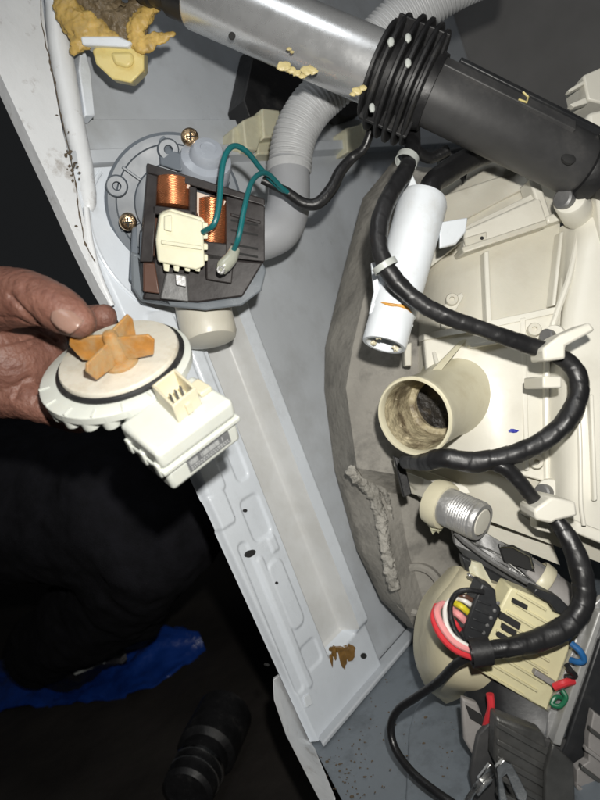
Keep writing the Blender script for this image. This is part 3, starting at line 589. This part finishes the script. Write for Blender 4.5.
# nozzle
na = DV(.60, .20, -.775); nc_ = P(413, 417, .372)
nz = MB().lathe([(.0222, .052), (.0222, .012), (.0226, .004), (.0230, .0008), (.0234, 0), (.0246, 0), (.0254, .001), (.0250, .006), (.0242, .008), (.0245, .045), (.0275, .062), (.034, .075)], nc_, na, 64, cap=False).build('nozzle', 'nozzle_cream', tub)
mb = MB()
for i in range(30):
    a = random.uniform(0, 6.283); h = random.uniform(.004, .045); e = na.orthogonal().normalized(); d = e*math.cos(a)+na.cross(e)*math.sin(a)
    low = d.dot(DV(-.2, -1, 0))
    if low < -.2 and random.random() < .8: continue
    mb.ball(nc_+na*h+d*.0216, (random.uniform(.0008, .0024), random.uniform(.0006, .0016), .0008), seed=i, amp=.4, seg=9, rings=6)
mb.build('limescale_crust', 'crud', nz, ang=80)
MB().lathe([(.0213, .034), (.0172, .036), (.0165, .036), (.0163, .038), (.0205, .042)], nc_, na, 40, cap=False).build('inner_seat', 'crud', nz)
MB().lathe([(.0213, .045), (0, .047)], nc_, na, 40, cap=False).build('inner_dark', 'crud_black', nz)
MB().lathe([(.0226, .0045), (.0218, .010), (.0214, .018), (.0212, .026), (.0200, .034), (.0195, .045)], nc_, na, 64, cap=False).build('inner_lining', 'crud', nz)
MB().ppx([(463, 338, .415), (470, 336, .414), (440, 372, .39), (424, 384, .385), (428, 374, .388)], 0, .004).build('gusset', 'nozzle_cream', nz, bevel=.0008)
MB().ppx([(404, 345), (412, 342), (412, 366), (405, 366)], .44, .01).build('tab', 'tub_cream', tub, bevel=.001)
MB().ball(P(514, 431, .3985), (.0040, .0014, .0014), amp=.3, seg=12, rings=8).build('ink_mark', 'blue_ink', tub)
MB().ppx([(394, 456), (404, 460), (412, 494), (404, 498)], .42, .008).build('black_strap', 'black_rubber', label='short black strap hanging under the cream nozzle', cat='strap', bevel=.0008)
# threaded bolt with sleeve
bt = thing('pivot_bolt', 'grey threaded pivot bolt with round cream sleeve below the nozzle', 'bolt', P(455, 530, .40))
bxx = DV(.66, -.25, .70)
MB().lathe([(.010, -.012), (.0155, -.011), (.0166, -.004), (.0155, 0), (.0120, .0005)], P(447, 507, .402), bxx, 40, ref=DV(0, 1, 0)).build('sleeve', 'nozzle_cream', bt)
pr = []
for i in range(9): pr += [(0.01250, i*.0018), (0.01294, i*.0018+.0009)]
MB().lathe([(0.01285, -.004), (0.01285, .006)]+[(r, h+.007) for r, h in pr]+[(0.01285, .0235), (0.01188, .026), (0.00924, .0262)], P(448, 507, .400), bxx, 48, cap=False).build('thread', 'alu', bt)
MB().lathe([(0.00933, .022), (0.00933, .0255), (0.00836, .0265), (0, .0267)], P(448, 507, .400), bxx, 40, cap=False).build('end_face', 'tub_light', bt)
MB().ball(P(436, 520, .41), (.006, .009, .004), seed=4, amp=.2).build('old_grease', 'natural_nylon', bt)
# steel carrier bracket under the tub
br = thing('carrier_bracket', 'dark steel carrier bracket with slot between pivot bolt and motor', 'bracket', P(500, 600, .40))
MB().patch([[(452, 528, .405), (480, 530, .395), (560, 575, .385)], [(456, 545, .40), (490, 560, .388), (560, 600, .378)], [(468, 560, .405), (505, 585, .392), (565, 615, .385)]], 6, .006, lin=True).build('bracket_plate', 'steel', br)
MB().ppx([(500, 545), (530, 553), (535, 572), (505, 562)], .382, .004).build('slot', 'dark_hole', br)
MB().tube([P(*q) for q in [(500, 546, .380), (512, 546, .380), (530, 556, .380), (533, 568, .380)]], .0011, 8).build('slot_edge', 'bright_steel', br)
bar([(456, 532, .395), (470, 545, .390), (500, 566, .384), (545, 592, .376)], .0022, 'folded_edge', 'steel', par=br)
bar([(466, 540, .396), (500, 556, .388), (530, 580, .380)], .0010, 'folded_edge', 'bright_steel', par=br)
MB().ppx([(462, 556), (500, 576), (556, 606), (566, 622), (540, 612), (500, 590), (466, 572)], .383, .01).build('lower_plate', 'black_plastic', br, bevel=.001)
MB().lathe([(.010, -.02), (.0115, 0), (.0115, .02), (.010, .022)], P(550, 590, .39), DV(.7, -.55, .2), 28).build('grey_pipe', 'fin_grey', br)
MB().lathe([(.0118, -.004), (.0125, -.003), (.0125, .003), (.0118, .004)], P(540, 581, .388), DV(.7, -.55, .2), 28, cap=False).build('pipe_ring', 'nozzle_cream', br)
# ================================================================== wiring harness
def harness(nm, pts, r, label, m='vinyl', sm_=26, n=24, sc=.84):
    """loom wrapped in tape: overlapping spiral laps, slightly squashed section"""
    c = cr(pts, sm_); q = [P(*k) for k in c]; mb = MB()
    rs = list(np.interp(np.linspace(0, 1, len(c)), np.linspace(0, 1, len(r)), r))
    t = (q[1]-q[0]).normalized(); u = t.orthogonal().normalized(); L = 0
    for i in range(len(q)):
        t = (q[min(i+1, len(q)-1)]-q[max(i-1, 0)]).normalized(); u = (u-t*u.dot(t)).normalized(); b_ = t.cross(u)
        if i: L += (q[i]-q[i-1]).length
        for k in range(n):
            a = 2*math.pi*k/n; d = u*math.cos(a)+b_*math.sin(a)
            ph = (L/.0105+k/n+.25*noise.noise(Vector((L*60, 0, 2)))) % 1.0
            kk = 1+.13*noise.noise(Vector((math.cos(a)*.9, math.sin(a)*.9, L*38)))+.07*noise.noise(Vector((math.cos(a)*2, math.sin(a)*2, L*150)))+.06*(1-ph)
            mb.v.append(q[i]+d*rs[i]*sc*kk)
    for i in range(len(q)-1):
        for k in range(n): mb.f.append((i*n+k, i*n+(k+1) % n, (i+1)*n+(k+1) % n, (i+1)*n+k))
    mb.f.append(tuple(range(n-1, -1, -1))); mb.f.append(tuple((len(q)-1)*n+k for k in range(n)))
    return mb.build(nm, m, ang=60, label=label, cat='wiring')
h1 = harness('wiring_harness', [(413, 128, .40), (412, 150, .385), (405, 172, .365), (390, 195, .352), (380, 222, .345), (380, 250, .342), (392, 276, .340), (414, 298, .340), (445, 316, .340), (485, 330, .342), (525, 344, .345), (555, 354, .348), (574, 368, .348), (579, 390, .346), (568, 418, .344), (545, 440, .345), (510, 455, .348), (475, 462, .352), (445, 458, .356), (425, 462, .37), (405, 462, .39)],
             [.0056, .0058, .0060, .0058, .0058, .0055, .0054, .0056, .0062, .0068, .0066, .0072, .0068, .0052], 'black taped wiring loom winding over white tube and around hooks to nozzle')
h2 = harness('wiring_harness', [(452, 460, .358), (480, 460, .352), (505, 468, .348), (522, 485, .348), (538, 504, .350), (556, 520, .348), (572, 545, .342), (582, 575, .338), (583, 602, .336), (570, 624, .334), (545, 638, .332), (515, 646, .330), (490, 650, .330), (470, 654, .331)],
             [.0042, .0050, .0052, .0046, .0046, .0058, .0068, .0072, .0074, .0074, .0068, .0060, .0058], 'black taped wiring loom looping down from nozzle to motor plug')
def band(ob, c, d, r, w_, m='tie_grey'):
    MB().lathe([(r, -w_), (r+.0006, -w_), (r+.0006, w_), (r, w_)], P(*c), d, 24, cap=False).build('cable_tie', m, ob)
band(h1, (407, 160, .375), DV(-.35, -.8, .3), .0066, .0022); band(h1, (385, 266, .341), DV(.5, -.85, 0), .0068, .0018)
band(h2, (480, 652, .3305), DV(-1, -.15, 0), .0070, .0055, 'black_rubber')
px_tube([(474, 655, .336), (456, 664, .345), (438, 682, .36), (415, 698, .375), (398, 710, .385), (391, 726, .39), (395, 748, .385), (412, 772, .370), (436, 792, .350), (470, 815, .335)], .0026, 12).build('thin_cable', 'cable_black', label='thin black cable looping from motor plug down over lower panel', cat='cable')
for x, y, r in (( 400, 150, .004), (432, 150, .0055)):
    pass
px_tube([(395, 128, .42), (404, 138, .42), (416, 150, .425), (430, 158, .43), (448, 150, .43)], .004, 12).build('hose_offcut', 'cable_black', label='black rubber loop tucked below the ribbed collar', cat='cable')
MB().ppx([(440, 152), (488, 140), (500, 146), (470, 164), (466, 180), (460, 166), (440, 164)], .44, .01).build('strut_bracket', 'black_plastic', bevel=.001, label='black forked bracket under the damper body', cat='bracket')
# ================================================================== motor
mo = thing('drive_motor', 'cream plastic drive motor end with finned terminal block and black plug', 'motor', P(470, 720, .39))
MB().patch([[(452, 572, .41), (462, 570, .385), (480, 578, .375), (510, 590, .37)], [(424, 606, .41), (440, 602, .375), (465, 600, .362), (500, 610, .36)], [(416, 650, .41), (430, 650, .375), (455, 650, .358), (500, 660, .355)], [(424, 684, .41), (436, 684, .380), (458, 684, .362), (500, 688, .36)], [(446, 704, .42), (456, 700, .40), (468, 696, .385), (500, 702, .37)]], 7, .01).build('motor_cover', 'motor_cream', mo)
tpoly = [(511, 587), (533, 596), (548, 604), (553, 612), (567, 618), (570, 648), (547, 712), (500, 683), (468, 663), (480, 645), (499, 610)]
tbk = MB().ppx(tpoly, .350, .02).build('terminal_block', 'terminal_cream', mo, bevel=.0012)
fx, fy = .86, .51
for i in range(9):
    sx, sy = 512-i*5.2+6, 592+i*9.3
    L_ = [34, 44, 52, 58, 62, 66, 68, 66, 56][i]
    MB().ppx([(sx, sy), (sx+L_*fx, sy+L_*fy), (sx+L_*fx-1, sy+L_*fy+2.2), (sx-1, sy+2.2)], .3485, .003).build('fin', 'terminal_cream', tbk, bevel=.0004)
for pts in ([(514, 599), (528, 606), (527, 610), (513, 603)], [(501, 612), (521, 624), (519, 630), (499, 618)], [(503, 624), (517, 632), (516, 637), (502, 629)], [(499, 632), (508, 637), (506, 641), (497, 636)]):
    MB().ppx(pts, .3470, .003).build('slot', 'dark_hole', tbk)
MB().ppx([(536, 670), (557, 683), (554, 688), (534, 675)], .3460, .005).build('strap_bar', 'fin_grey', tbk, bevel=.0006)
MB().ppx([(533, 594), (536, 588), (560, 598), (574, 612), (572, 620), (556, 612), (550, 604)], .3475, .012).build('clip_frame', 'black_plastic', tbk, bevel=.0008)
pl = MB().ppx([(482, 583), (496, 590), (497, 602), (502, 610), (484, 648), (466, 644), (463, 632), (474, 602)], .338, .016).build('black_plug', 'black_plastic', mo, bevel=.0012)
for i in range(6):
    t = i/5; MB().lathe([(.0011, 0), (.0010, .0005), (0, .0007)], P(498-18*t, 603+37*t, .3378), DV(0, 0, 1), 10, cap=False).build('pin', 'steel', pl)
for i in range(5):
    t = i/4; x = 478-9*t; y = 600+36*t; MB().ppx([(x, y), (x+14, y+5), (x+13.3, y+6.6), (x-.7, y+1.6)], .3372, .002).build('plug_rib', 'black_plastic', pl, bevel=.0003)
MB().ppx([(468, 576), (470, 574), (483, 583), (481, 586)], .36, .004).build('lock_pin', 'bright_steel', mo, bevel=.0005)
MB().patch([[(468, 560, .385), (482, 564, .378)], [(470, 578, .38), (494, 588, .37)]], 8, .004, amp=.002, fr=120).build('grease_smear', 'natural_nylon', mo)
for nm, m, pts, r, lb in (
    ('wire', 'red_wire', [(473, 657, .333), (455, 649, .333), (441, 635, .336), (434, 618, .342), (437, 606, .350)], .0021, 'red wire, outermost of the loop entering motor plug'),
    ('wire', 'pink_wire', [(473, 651, .331), (456, 643, .331), (443, 628, .334), (437, 612, .340), (443, 604, .348), (455, 612, .345)], .0020, 'salmon pink wire inside the red one at motor plug'),
    ('wire', 'white_wire', [(467, 646, .331), (453, 636, .332), (446, 622, .336), (446, 606, .343), (456, 598, .345), (470, 604, .342)], .0014, 'thin white wire looping beside the pink wire at motor plug'),
    ('wire', 'cable_black', [(462, 640, .334), (454, 628, .336), (450, 608, .338), (456, 594, .338), (468, 590, .337), (484, 592, .337)], .0016, 'thin black wire arching over the coloured wires at motor plug')):
    px_tube(pts, r, 10).build(nm, m, label=lb, cat='wire')
for m, x0, y0, x1, y1, r, lb in (('white_wire', 458, 598, 472, 606, .0014, 'short white wire end plugged in above the yellow one'), ('yellow_wire', 455, 603, 469, 613, .0018, 'short yellow wire end plugged into black motor plug'), ('pink_wire', 453, 611, 465, 621, .0020, 'short pink wire end plugged in below the yellow one'), ('red_wire', 451, 619, 459, 630, .0017, 'short red wire end plugged in at bottom of motor plug'), ('brown_plastic', 456, 594, 472, 600, .0014, 'short brown wire end plugged in at top of motor plug')):
    px_tube([(x0, y0, .345), ((x0+x1)/2, (y0+y1)/2-1, .341), (x1, y1, .342)], r, 10).build('wire_end', m, label=lb, cat='wire')
# dark stator and frame below
MB().patch([[(462, 664, .368), (500, 684, .355), (548, 712, .345)], [(466, 690, .37), (500, 712, .352), (545, 735, .340)], [(470, 712, .37), (500, 735, .352), (542, 752, .338)]], 6, .01, lin=True).build('lower_shroud', 'black_plastic', mo)
st = MB().ppx([(496, 716), (545, 735), (556, 790), (560, 812), (520, 812), (494, 760)], .330, .012).build('stator_stack', 'dark_metal', mo, bevel=.002)
for i in range(5):
    y = 722+i*17; MB().ppx([(498, y), (552, y+30), (550, y+36), (497, y+6)], .3285, .004).build('lamination', 'dark_metal', st, bevel=.0006)
MB().ppx([(462, 698), (478, 704), (492, 742), (493, 770), (478, 765), (464, 740)], .360, .006).build('side_plate', 'fin_grey', mo, bevel=.0015)
MB().ppx([(466, 706), (482, 716), (486, 728), (470, 718)], .358, .004).build('plate_slot', 'dark_hole', mo)
px_tube([(490, 694, .344), (491, 708, .344), (487, 722, .348), (484, 736, .352)], .0022, 10).build('wire', 'red_wire', label='short red wire running down beside black motor shroud', cat='wire')
MB().tube([P(*q) for q in [(484, 736, .352), (482, 748, .350), (494, 760, .348)]], .0013, 8).build('cream_strip', 'nozzle_cream', mo)
fk = MB().ppx([(496, 768), (504, 760), (512, 764), (528, 794), (526, 802), (518, 800), (507, 774), (502, 778), (508, 802), (500, 802)], .324, .003).build('fork_terminal', 'bright_steel', mo, bevel=.0005)
sp_ = thing('spade_terminal', 'bright crimped metal spade terminal beside the fork below the motor', 'terminal', P(484, 790, .36))
MB().ppx([(478, 780), (490, 764), (498, 770), (486, 786)], .332, .003).build('spade_body', 'bright_steel', sp_, bevel=.0006)
MB().tube([P(*q) for q in cr([(482, 781, .332), (474, 790, .332), (468, 800, .332), (464, 812, .332)], 6)], [.0022, .0015, .0018, .0016], 10).build('crimp', 'bright_steel', sp_)
MB().tube([P(*q) for q in cr([(492, 778, .330), (484, 786, .330), (477, 794, .330)], 5)], .0012, 8).build('crimp', 'bright_steel', sp_)
# aluminium rail and finned board
rl = thing('support_rail', 'pale aluminium support rail beside the cream terminal block', 'rail', P(560, 750, .37))
MB().ppx([(582, 615), (604, 596), (606, 622), (562, 744), (546, 748), (548, 716), (572, 652)], .347, .005).build('rail_web', 'alu', rl, bevel=.0008)
MB().ppx([(599, 612), (606, 612), (561, 747), (553, 744)], .340, .008).build('rail_edge', 'rail_metal', rl, bevel=.0008)
px_tube([(571, 643, .339), (580, 651, .336), (584, 660, .336), (578, 662, .338), (571, 660, .342)], .0018, 10).build('wire', 'blue_wire', label='short blue wire loop between terminal block and rail', cat='wire')
px_tube([(554, 687, .341), (564, 683, .339), (573, 681, .341)], .0022, 10).build('wire', 'red_wire', label='short red wire stub between terminal block and rail', cat='wire')
for r_, q in ((.0014, [(562, 690, .341), (566, 698, .339), (560, 706, .339), (552, 704, .341), (556, 697, .342), (563, 698, .343)]), ):
    px_tube(q, r_, 10).build('wire', 'green_wire', label='green wire curled against terminal block corner', cat='wire')
px_tube([(566, 664, .342), (571, 671, .339), (575, 676, .339), (565, 677, .342)], .0016, 10).build('wire', 'cable_black', label='short black wire stub by the aluminium rail', cat='wire')
MB().ppx([(478, 735), (500, 712), (548, 740), (600, 740), (660, 780), (660, 840), (480, 840), (470, 775)], .345, .004).build('base_tray', 'damper_grey', mo, bevel=.001)
bd = thing('finned_board', 'dark stepped board with taupe fins beyond the aluminium rail', 'board', P(590, 800, .37))
MB().ppx([(600, 640), (660, 600), (660, 830), (548, 830), (556, 768), (566, 744)], .344, .004).build('backing', 'black_plastic', bd, bevel=.001)
MB().ppx([(553, 744), (574, 764), (576, 815), (545, 815), (546, 770)], .322, .004).build('front_plate', 'dark_metal', bd, bevel=.0008)
MB().ppx([(594, 712), (660, 762), (660, 860), (562, 830), (577, 796), (577, 770), (589, 762), (589, 738)], .334, .006).build('taupe_plate', 'fin_grey', bd, bevel=.0006)
for i in range(4):
    y = 728+i*19; x = 591-i*4.5
    MB().ppx([(x, y), (660, y+(660-x)*.75), (660, y+(660-x)*.75+4), (x-1, y+4)], .3318, .004).build('fin', 'fin_grey' if i % 2 else 'dark_metal', bd, bevel=.0005)
# ================================================================== held pump motor
hn = DV(-.15, .745, .65); he1 = DV(1, .15, 0); he1 = (he1-hn*he1.dot(hn)).normalized(); he2 = hn.cross(he1)
HC = P(118, 354, .315)
def onp(x, y, h):
    r = R3 @ pcam(x, y, 1); q = HC+hn*h; return CAM+r*((q-CAM).dot(hn)/r.dot(hn))
hd = thing('pump_motor', 'off-white pump motor with amber impeller held in the hand', 'pump', HC-hn*.03)
MB().lathe([(.0318, -.005), (.0320, -.0012), (.0314, -.0002), (.0300, 0), (.0130, -.0006), (.0128, .0006), (.0112, .0006), (.0110, -.0012), (0, -.0012)], HC, hn, 72, cap=False).build('seal_plate', 'held_disc', hd)
MB().tube([HC-hn*.0040+(he1*math.cos(a)+he2*math.sin(a))*.0328 for a in np.linspace(0, 2*math.pi, 73)], .0017, 10, cap=False).build('o_ring', 'black_rubber', hd)
fo = HC-he2*.002-he1*.003+hn*.0025
fl_ = MB().lathe([(.030, -.0075), (.0392, -.0078), (.0405, -.0085), (.0405, -.0125), (.0395, -.0135), (.030, -.016), (.028, -.026), (.024, -.028), (0, -.028)], fo, hn, 72, cap=False).build('mounting_flange', 'held_white', hd, ang=30)
for i in range(9):
    a = math.radians(185+i*17); d = he1*math.cos(a)+he2*math.sin(a)
    MB().lathe([(.0042, -.018), (.0046, -.012), (.0046, -.0085)], fo+d*.036, hn, 16).build('scallop', 'held_white', fl_, bevel=.0006)
for i in range(7):
    a = math.radians(195+i*22); d = he1*math.cos(a)+he2*math.sin(a)
    MB().box(fo+d*.0375-hn*.0076, d*.0028, hn.cross(d)*.0004, hn*.0006).build('rib', 'held_white', fl_)
K1, K2, K4 = onp(156, 455, -.008), onp(233, 399, -.008), onp(118, 424, -.008)
K3 = K2+(K4-K1); uu = (K2-K1).normalized(); vv = (K4-K1).normalized()
def inset(d): return [K1+uu*d+vv*d, K2-uu*d+vv*d, K3-uu*d-vv*d, K4+uu*d-vv*d]
cs = MB().prism(inset(.0), hn*-.011).build('case_lid', 'held_white', hd, bevel=.0026, seg=4)
MB().prism([p-hn*.0112 for p in inset(-.0006)], hn*-.0032).build('case_seam', 'held_white', hd, bevel=.0008)
ba = MB().prism([p-hn*.0146 for p in inset(.0012)], hn*-.0125).build('case_base', 'held_white', hd, bevel=.0022, seg=3)
for t in (.12, .5, .88):
    MB().box(K1+(K4-K1)*t-hn*.012-uu*.0004, vv*.0022, uu*.0010, hn*.004).build('snap_hook', 'held_white', hd, bevel=.0007)
outw = uu.cross(hn); outw = outw if outw.dot(K1-K4) > 0 else -outw; outw = outw.normalized()
Lu = (K2-K1).length
lq = [K1+uu*Lu*.27-hn*.0235, K1+uu*Lu*.84-hn*.0235, K1+uu*Lu*.84-hn*.0160, K1+uu*Lu*.27-hn*.0160]
offs = vv.dot(outw)*.0012
lb = MB().prism([p+outw*(.0003+offs) for p in lq], outw*-.0006).build('rating_label', 'label_grey', ba)
pr_ = MB()
for i in range(26):
    f = .30+.50*i/26; x = K1+uu*Lu*f
    if random.random() < .75: pr_.box(x+outw*(.00036+offs)-hn*.0182, uu*random.uniform(.00018, .0005), hn*.0013, outw*.00012)
for r in range(2):
    f = .30
    while f < .80:
        l = random.uniform(.01, .03); pr_.box(K1+uu*Lu*(f+l/2)+outw*(.00036+offs)-hn*(.0208+.0014*r), uu*Lu*l/2, hn*.00035, outw*.00012); f += l+.012
pr_.build('label_print', 'label_print', lb)
# socket with pins
Q1, Q2, Q4 = onp(179, 423, -.008), onp(202, 404, -.008), onp(158, 402, -.008); Q3 = Q2+(Q4-Q1); hgt = .0105
qu = (Q2-Q1).normalized(); qv = (Q4-Q1).normalized()
so = MB()
for a, b_ in ((Q1, Q2), (Q2, Q3), (Q3, Q4), (Q4, Q1)):
    d = (b_-a).normalized(); c = (Q1+Q3)/2; inn_ = (c-(a+b_)/2); inn_ = (inn_-d*inn_.dot(d)).normalized()
    so.prism([a-d*.0, b_, b_+inn_*.0014, a+inn_*.0014], hn*hgt)
so_ = so.build('plug_socket', 'held_ivory', hd, bevel=.0004)
for i in range(3):
    c = Q1+(Q2-Q1)*(.28+.22*i)+(Q4-Q1)*.5; MB().box(c+hn*.004, qu*.0005, qv*.0009, hn*.004).build('pin', 'steel', so_)
MB().prism([Q1+qu*.001+qv*.001, Q2-qu*.001+qv*.001, Q3-qu*.001-qv*.001, Q4+qu*.001-qv*.001], hn*.001).build('socket_floor', 'held_ivory', so_)
MB().box((Q1+Q2)/2+outw*.0006+hn*.004, qu*.0016, outw*.0008, hn*.003).build('latch_tab', 'held_ivory', so_, bevel=.0003)
Z1 = K2+(K3-K2)*.40-uu*.009; MB().prism([Z1, Z1+uu*.007, Z1+uu*.007+vv*.011, Z1+vv*.011], hn*.003).build('lead_cover', 'held_ivory', hd, bevel=.0008)
# impeller
ic = onp(121, 362, .0)
im = MB().lathe([(.0092, -.001), (.0092, .0012), (.0082, .0018), (.0046, .0022), (.0042, .010), (.0038, .0165), (.0030, .0185), (.0015, .0192), (0, .0192)], ic, hn, 32, cap=False).build('impeller', 'amber', hd)
for a, l, top in ((172, .0225, .0180), (62, .0185, .0185), (-12, .0225, .0160), (243, .0225, .0150)):
    a = math.radians(a); d = he1*math.cos(a)+he2*math.sin(a); s1 = hn.cross(d)
    q = [ic+d*.003+hn*.001, ic+d*(l*.86)+hn*.004, ic+d*l+hn*(top*.78), ic+d*(l*.9)+hn*top, ic+d*.003+hn*(top-.0005)]
    MB().prism([p-s1*.0008 for p in q], s1*.0016).build('blade', 'amber', im, bevel=.0004)
# ================================================================== person: hand, sleeve, trousers
pe = thing('person', 'person in dark trousers whose bare hand grips the pump motor', 'person', P(-40, 620, .75))
caps = [[(-330, 322, .40, .032), (-190, 332, .375, .029), (-110, 338, .352, .029), (-50, 345, .345, .033)],
        [(-60, 335, .345, .034), (-20, 350, .343, .031), (14, 362, .344, .023), (44, 352, .352, .014)],
        [(-60, 365, .350, .028), (-15, 378, .350, .022), (12, 382, .350, .016)],
        [(-55, 312, .335, .026), (-12, 300, .322, .0185), (22, 298, .308, .0150), (46, 303, .300, .0122), (64, 312, .296, .0112), (79, 321, .294, .0085)],
        [(0, 335, .350, .016), (38, 330, .358, .0115), (76, 322, .360, .0092), (104, 317, .356, .0078)],
        [(8, 370, .355, .014), (50, 378, .372, .011), (95, 372, .372, .010), (120, 372, .365, .008)],
        [(-8, 392, .346, .0150), (28, 400, .338, .0115), (54, 409, .338, .0100), (78, 418, .345, .0088), (96, 414, .356, .0078)]]
CRE = [([(10, 296), (22, 310), (38, 326), (58, 340)], 2.2, .0014), ([(-5, 345), (18, 340), (40, 336), (58, 340)], 1.6, .0009), ([(-5, 372), (18, 352), (44, 338)], 1.5, .0008), ([(14, 398), (20, 384), (30, 378)], 1.8, .0010), ([(0, 318), (14, 318), (28, 324)], 1.3, .0007), ([(34, 402), (38, 390)], 1.4, .0006), ([(22, 284), (26, 292)], 1.2, .0004)]
def hand_post(co, no):
    cc = (co-np.array(CAM)) @ np.array(R3)
    px = 300+cc[:, 0]/-cc[:, 2]*F; py = 400-cc[:, 1]/-cc[:, 2]*F
    fc = (no @ np.array(R3))[:, 2] > .1
    for pts, wd, dp in CRE:
        c = np.array(cr(pts, 8)); dd = np.min(np.hypot(px[:, None]-c[:, 0], py[:, None]-c[:, 1]), axis=1)
        co = co-no*(1.7*dp*np.exp(-(dd/wd)**2)*fc)[:, None]
    wr = np.array([noise.fractal(Vector(p)*160, .7, 2, 3) for p in co])
    return co+no*(wr*.00035)[:, None]
hand = skin('hand', caps, .0012, 'skin', pe, 5, hand_post)
# thumbnail
tn = DV(.12, .25, .96); td = DV(.82, -.55, .1); td = (td-tn*td.dot(tn)).normalized(); ts = tn.cross(td)
nc0 = P(66, 316, .2842); mb = MB(); G = []
nu, nv_ = 14, 12
for i in range(nu+1):
    for j in range(nv_+1):
        a = -1+2*i/nu; b_ = -1+2*j/nv_
        k = math.sqrt(max(0, 1-.55*b_*b_)) if a > 0 else math.sqrt(max(0, 1-.40*b_*b_))
        mb.v.append(nc0+td*(a*.0078*k)+ts*(b_*.0066*(1-.14*a*a))-tn*(.0032*b_*b_+.0011*a*a))
for i in range(nu):
    for j in range(nv_): q = i*(nv_+1)+j; mb.f.append((q, q+1, q+nv_+2, q+nv_+1))
no_ = mb.build('thumbnail', 'nail', hand)
so2 = no_.modifiers.new('s', 'SOLIDIFY'); so2.thickness = .0008
def cloth_post(amp, fr):
    def f(co, no):
        wv = np.array([noise.fractal(Vector((p[0]*fr, p[1]*fr*1.6, p[2]*fr*.7)), .6, 2, 4) for p in co]); return co+no*(wv*amp)[:, None]
    return f
skin('trousers', [[(-260, 520, .95, .13), (-60, 505, .80, .11), (110, 505, .66, .085), (150, 520, .64, .080)], [(150, 520, .64, .078), (120, 590, .75, .065), (40, 650, .95, .055)], [(-260, 470, 1.05, .13), (-80, 450, 1.0, .11), (60, 440, .92, .09)]], .007, 'trousers', pe, 8, cloth_post(.010, 7))
# ================================================================== floor clutter
def fp(x, y, h=.0): return hit(x, y, 2, -.12+h)
rows = []
top = [(-60, 655), (-10, 660), (30, 663), (70, 662), (110, 655), (140, 643), (170, 632), (205, 646)]
bot = [(-60, 716), (-10, 712), (30, 706), (70, 704), (110, 698), (140, 692), (170, 676), (205, 648)]
for t in np.linspace(0, 1, 9):
    r = []
    for j, (a, b_) in enumerate(zip(top, bot)):
        q = fp(a[0]*(1-t)+b_[0]*t, a[1]*(1-t)+b_[1]*t, .004)
        q = q+Vector((0, 0, .045*math.sin(math.pi*t)*(.4+.9*abs(noise.noise(Vector((j*.9, t*3, 0)))))))
        r.append(tuple(q))
    rows.append(r)
MB().patch(rows, 5, .002, px=False, amp=.010, fr=22, back=Vector((0, 0, -1))).build('plastic_sheet', 'blue_sheet', label='crumpled blue plastic sheet lying on the dark floor', cat='plastic sheet', ang=50)
bg = thing('tool_pouch', 'dark creased pouch with grey seams lying between trousers and blue sheet', 'pouch', fp(75, 668))
MB().patch([[tuple(fp(15, 672, .02)), tuple(fp(60, 655, .05)), tuple(fp(122, 640, .03))], [tuple(fp(20, 676, .03)), tuple(fp(70, 668, .07)), tuple(fp(125, 652, .05))], [tuple(fp(15, 690, .006)), tuple(fp(70, 690, .012)), tuple(fp(125, 668, .008))]], 8, .004, px=False, amp=.012, fr=25, back=Vector((0, 0, -1))).build('pouch_body', 'dark_bag', bg)
for q in ([(20, 674), (45, 668), (70, 662)], [(75, 674), (90, 668), (105, 662)]):
    MB().tube([fp(x, y, .062) for x, y in q], .002, 6).build('seam', 'tie_grey', bg)
tr = thing('torch', 'black cylindrical torch with shiny metal ring lying on the floor', 'torch', fp(205, 745))
t0 = fp(226, 712, .035); t1 = fp(188, 790, .035); tx = (t1-t0).normalized(); TL = (t1-t0).length
MB().lathe([(.028, 0), (.032, .004), (.032, TL*.55), (.026, TL*.60), (.026, TL), (.022, TL+.004)], t0, tx, 36).build('torch_body', 'black_rubber', tr)
MB().lathe([(.0262, TL*.74), (.0275, TL*.745), (.0275, TL*.775), (.0262, TL*.78)], t0, tx, 36, cap=False).build('metal_ring', 'bright_steel', tr)
MB().lathe([(.0262, TL*.86), (.0272, TL*.865), (.0272, TL*.875), (.0262, TL*.88)], t0, tx, 36, cap=False).build('metal_ring', 'bright_steel', tr)
for o in bpy.data.objects:
    if '_b' in o: del o['_b']
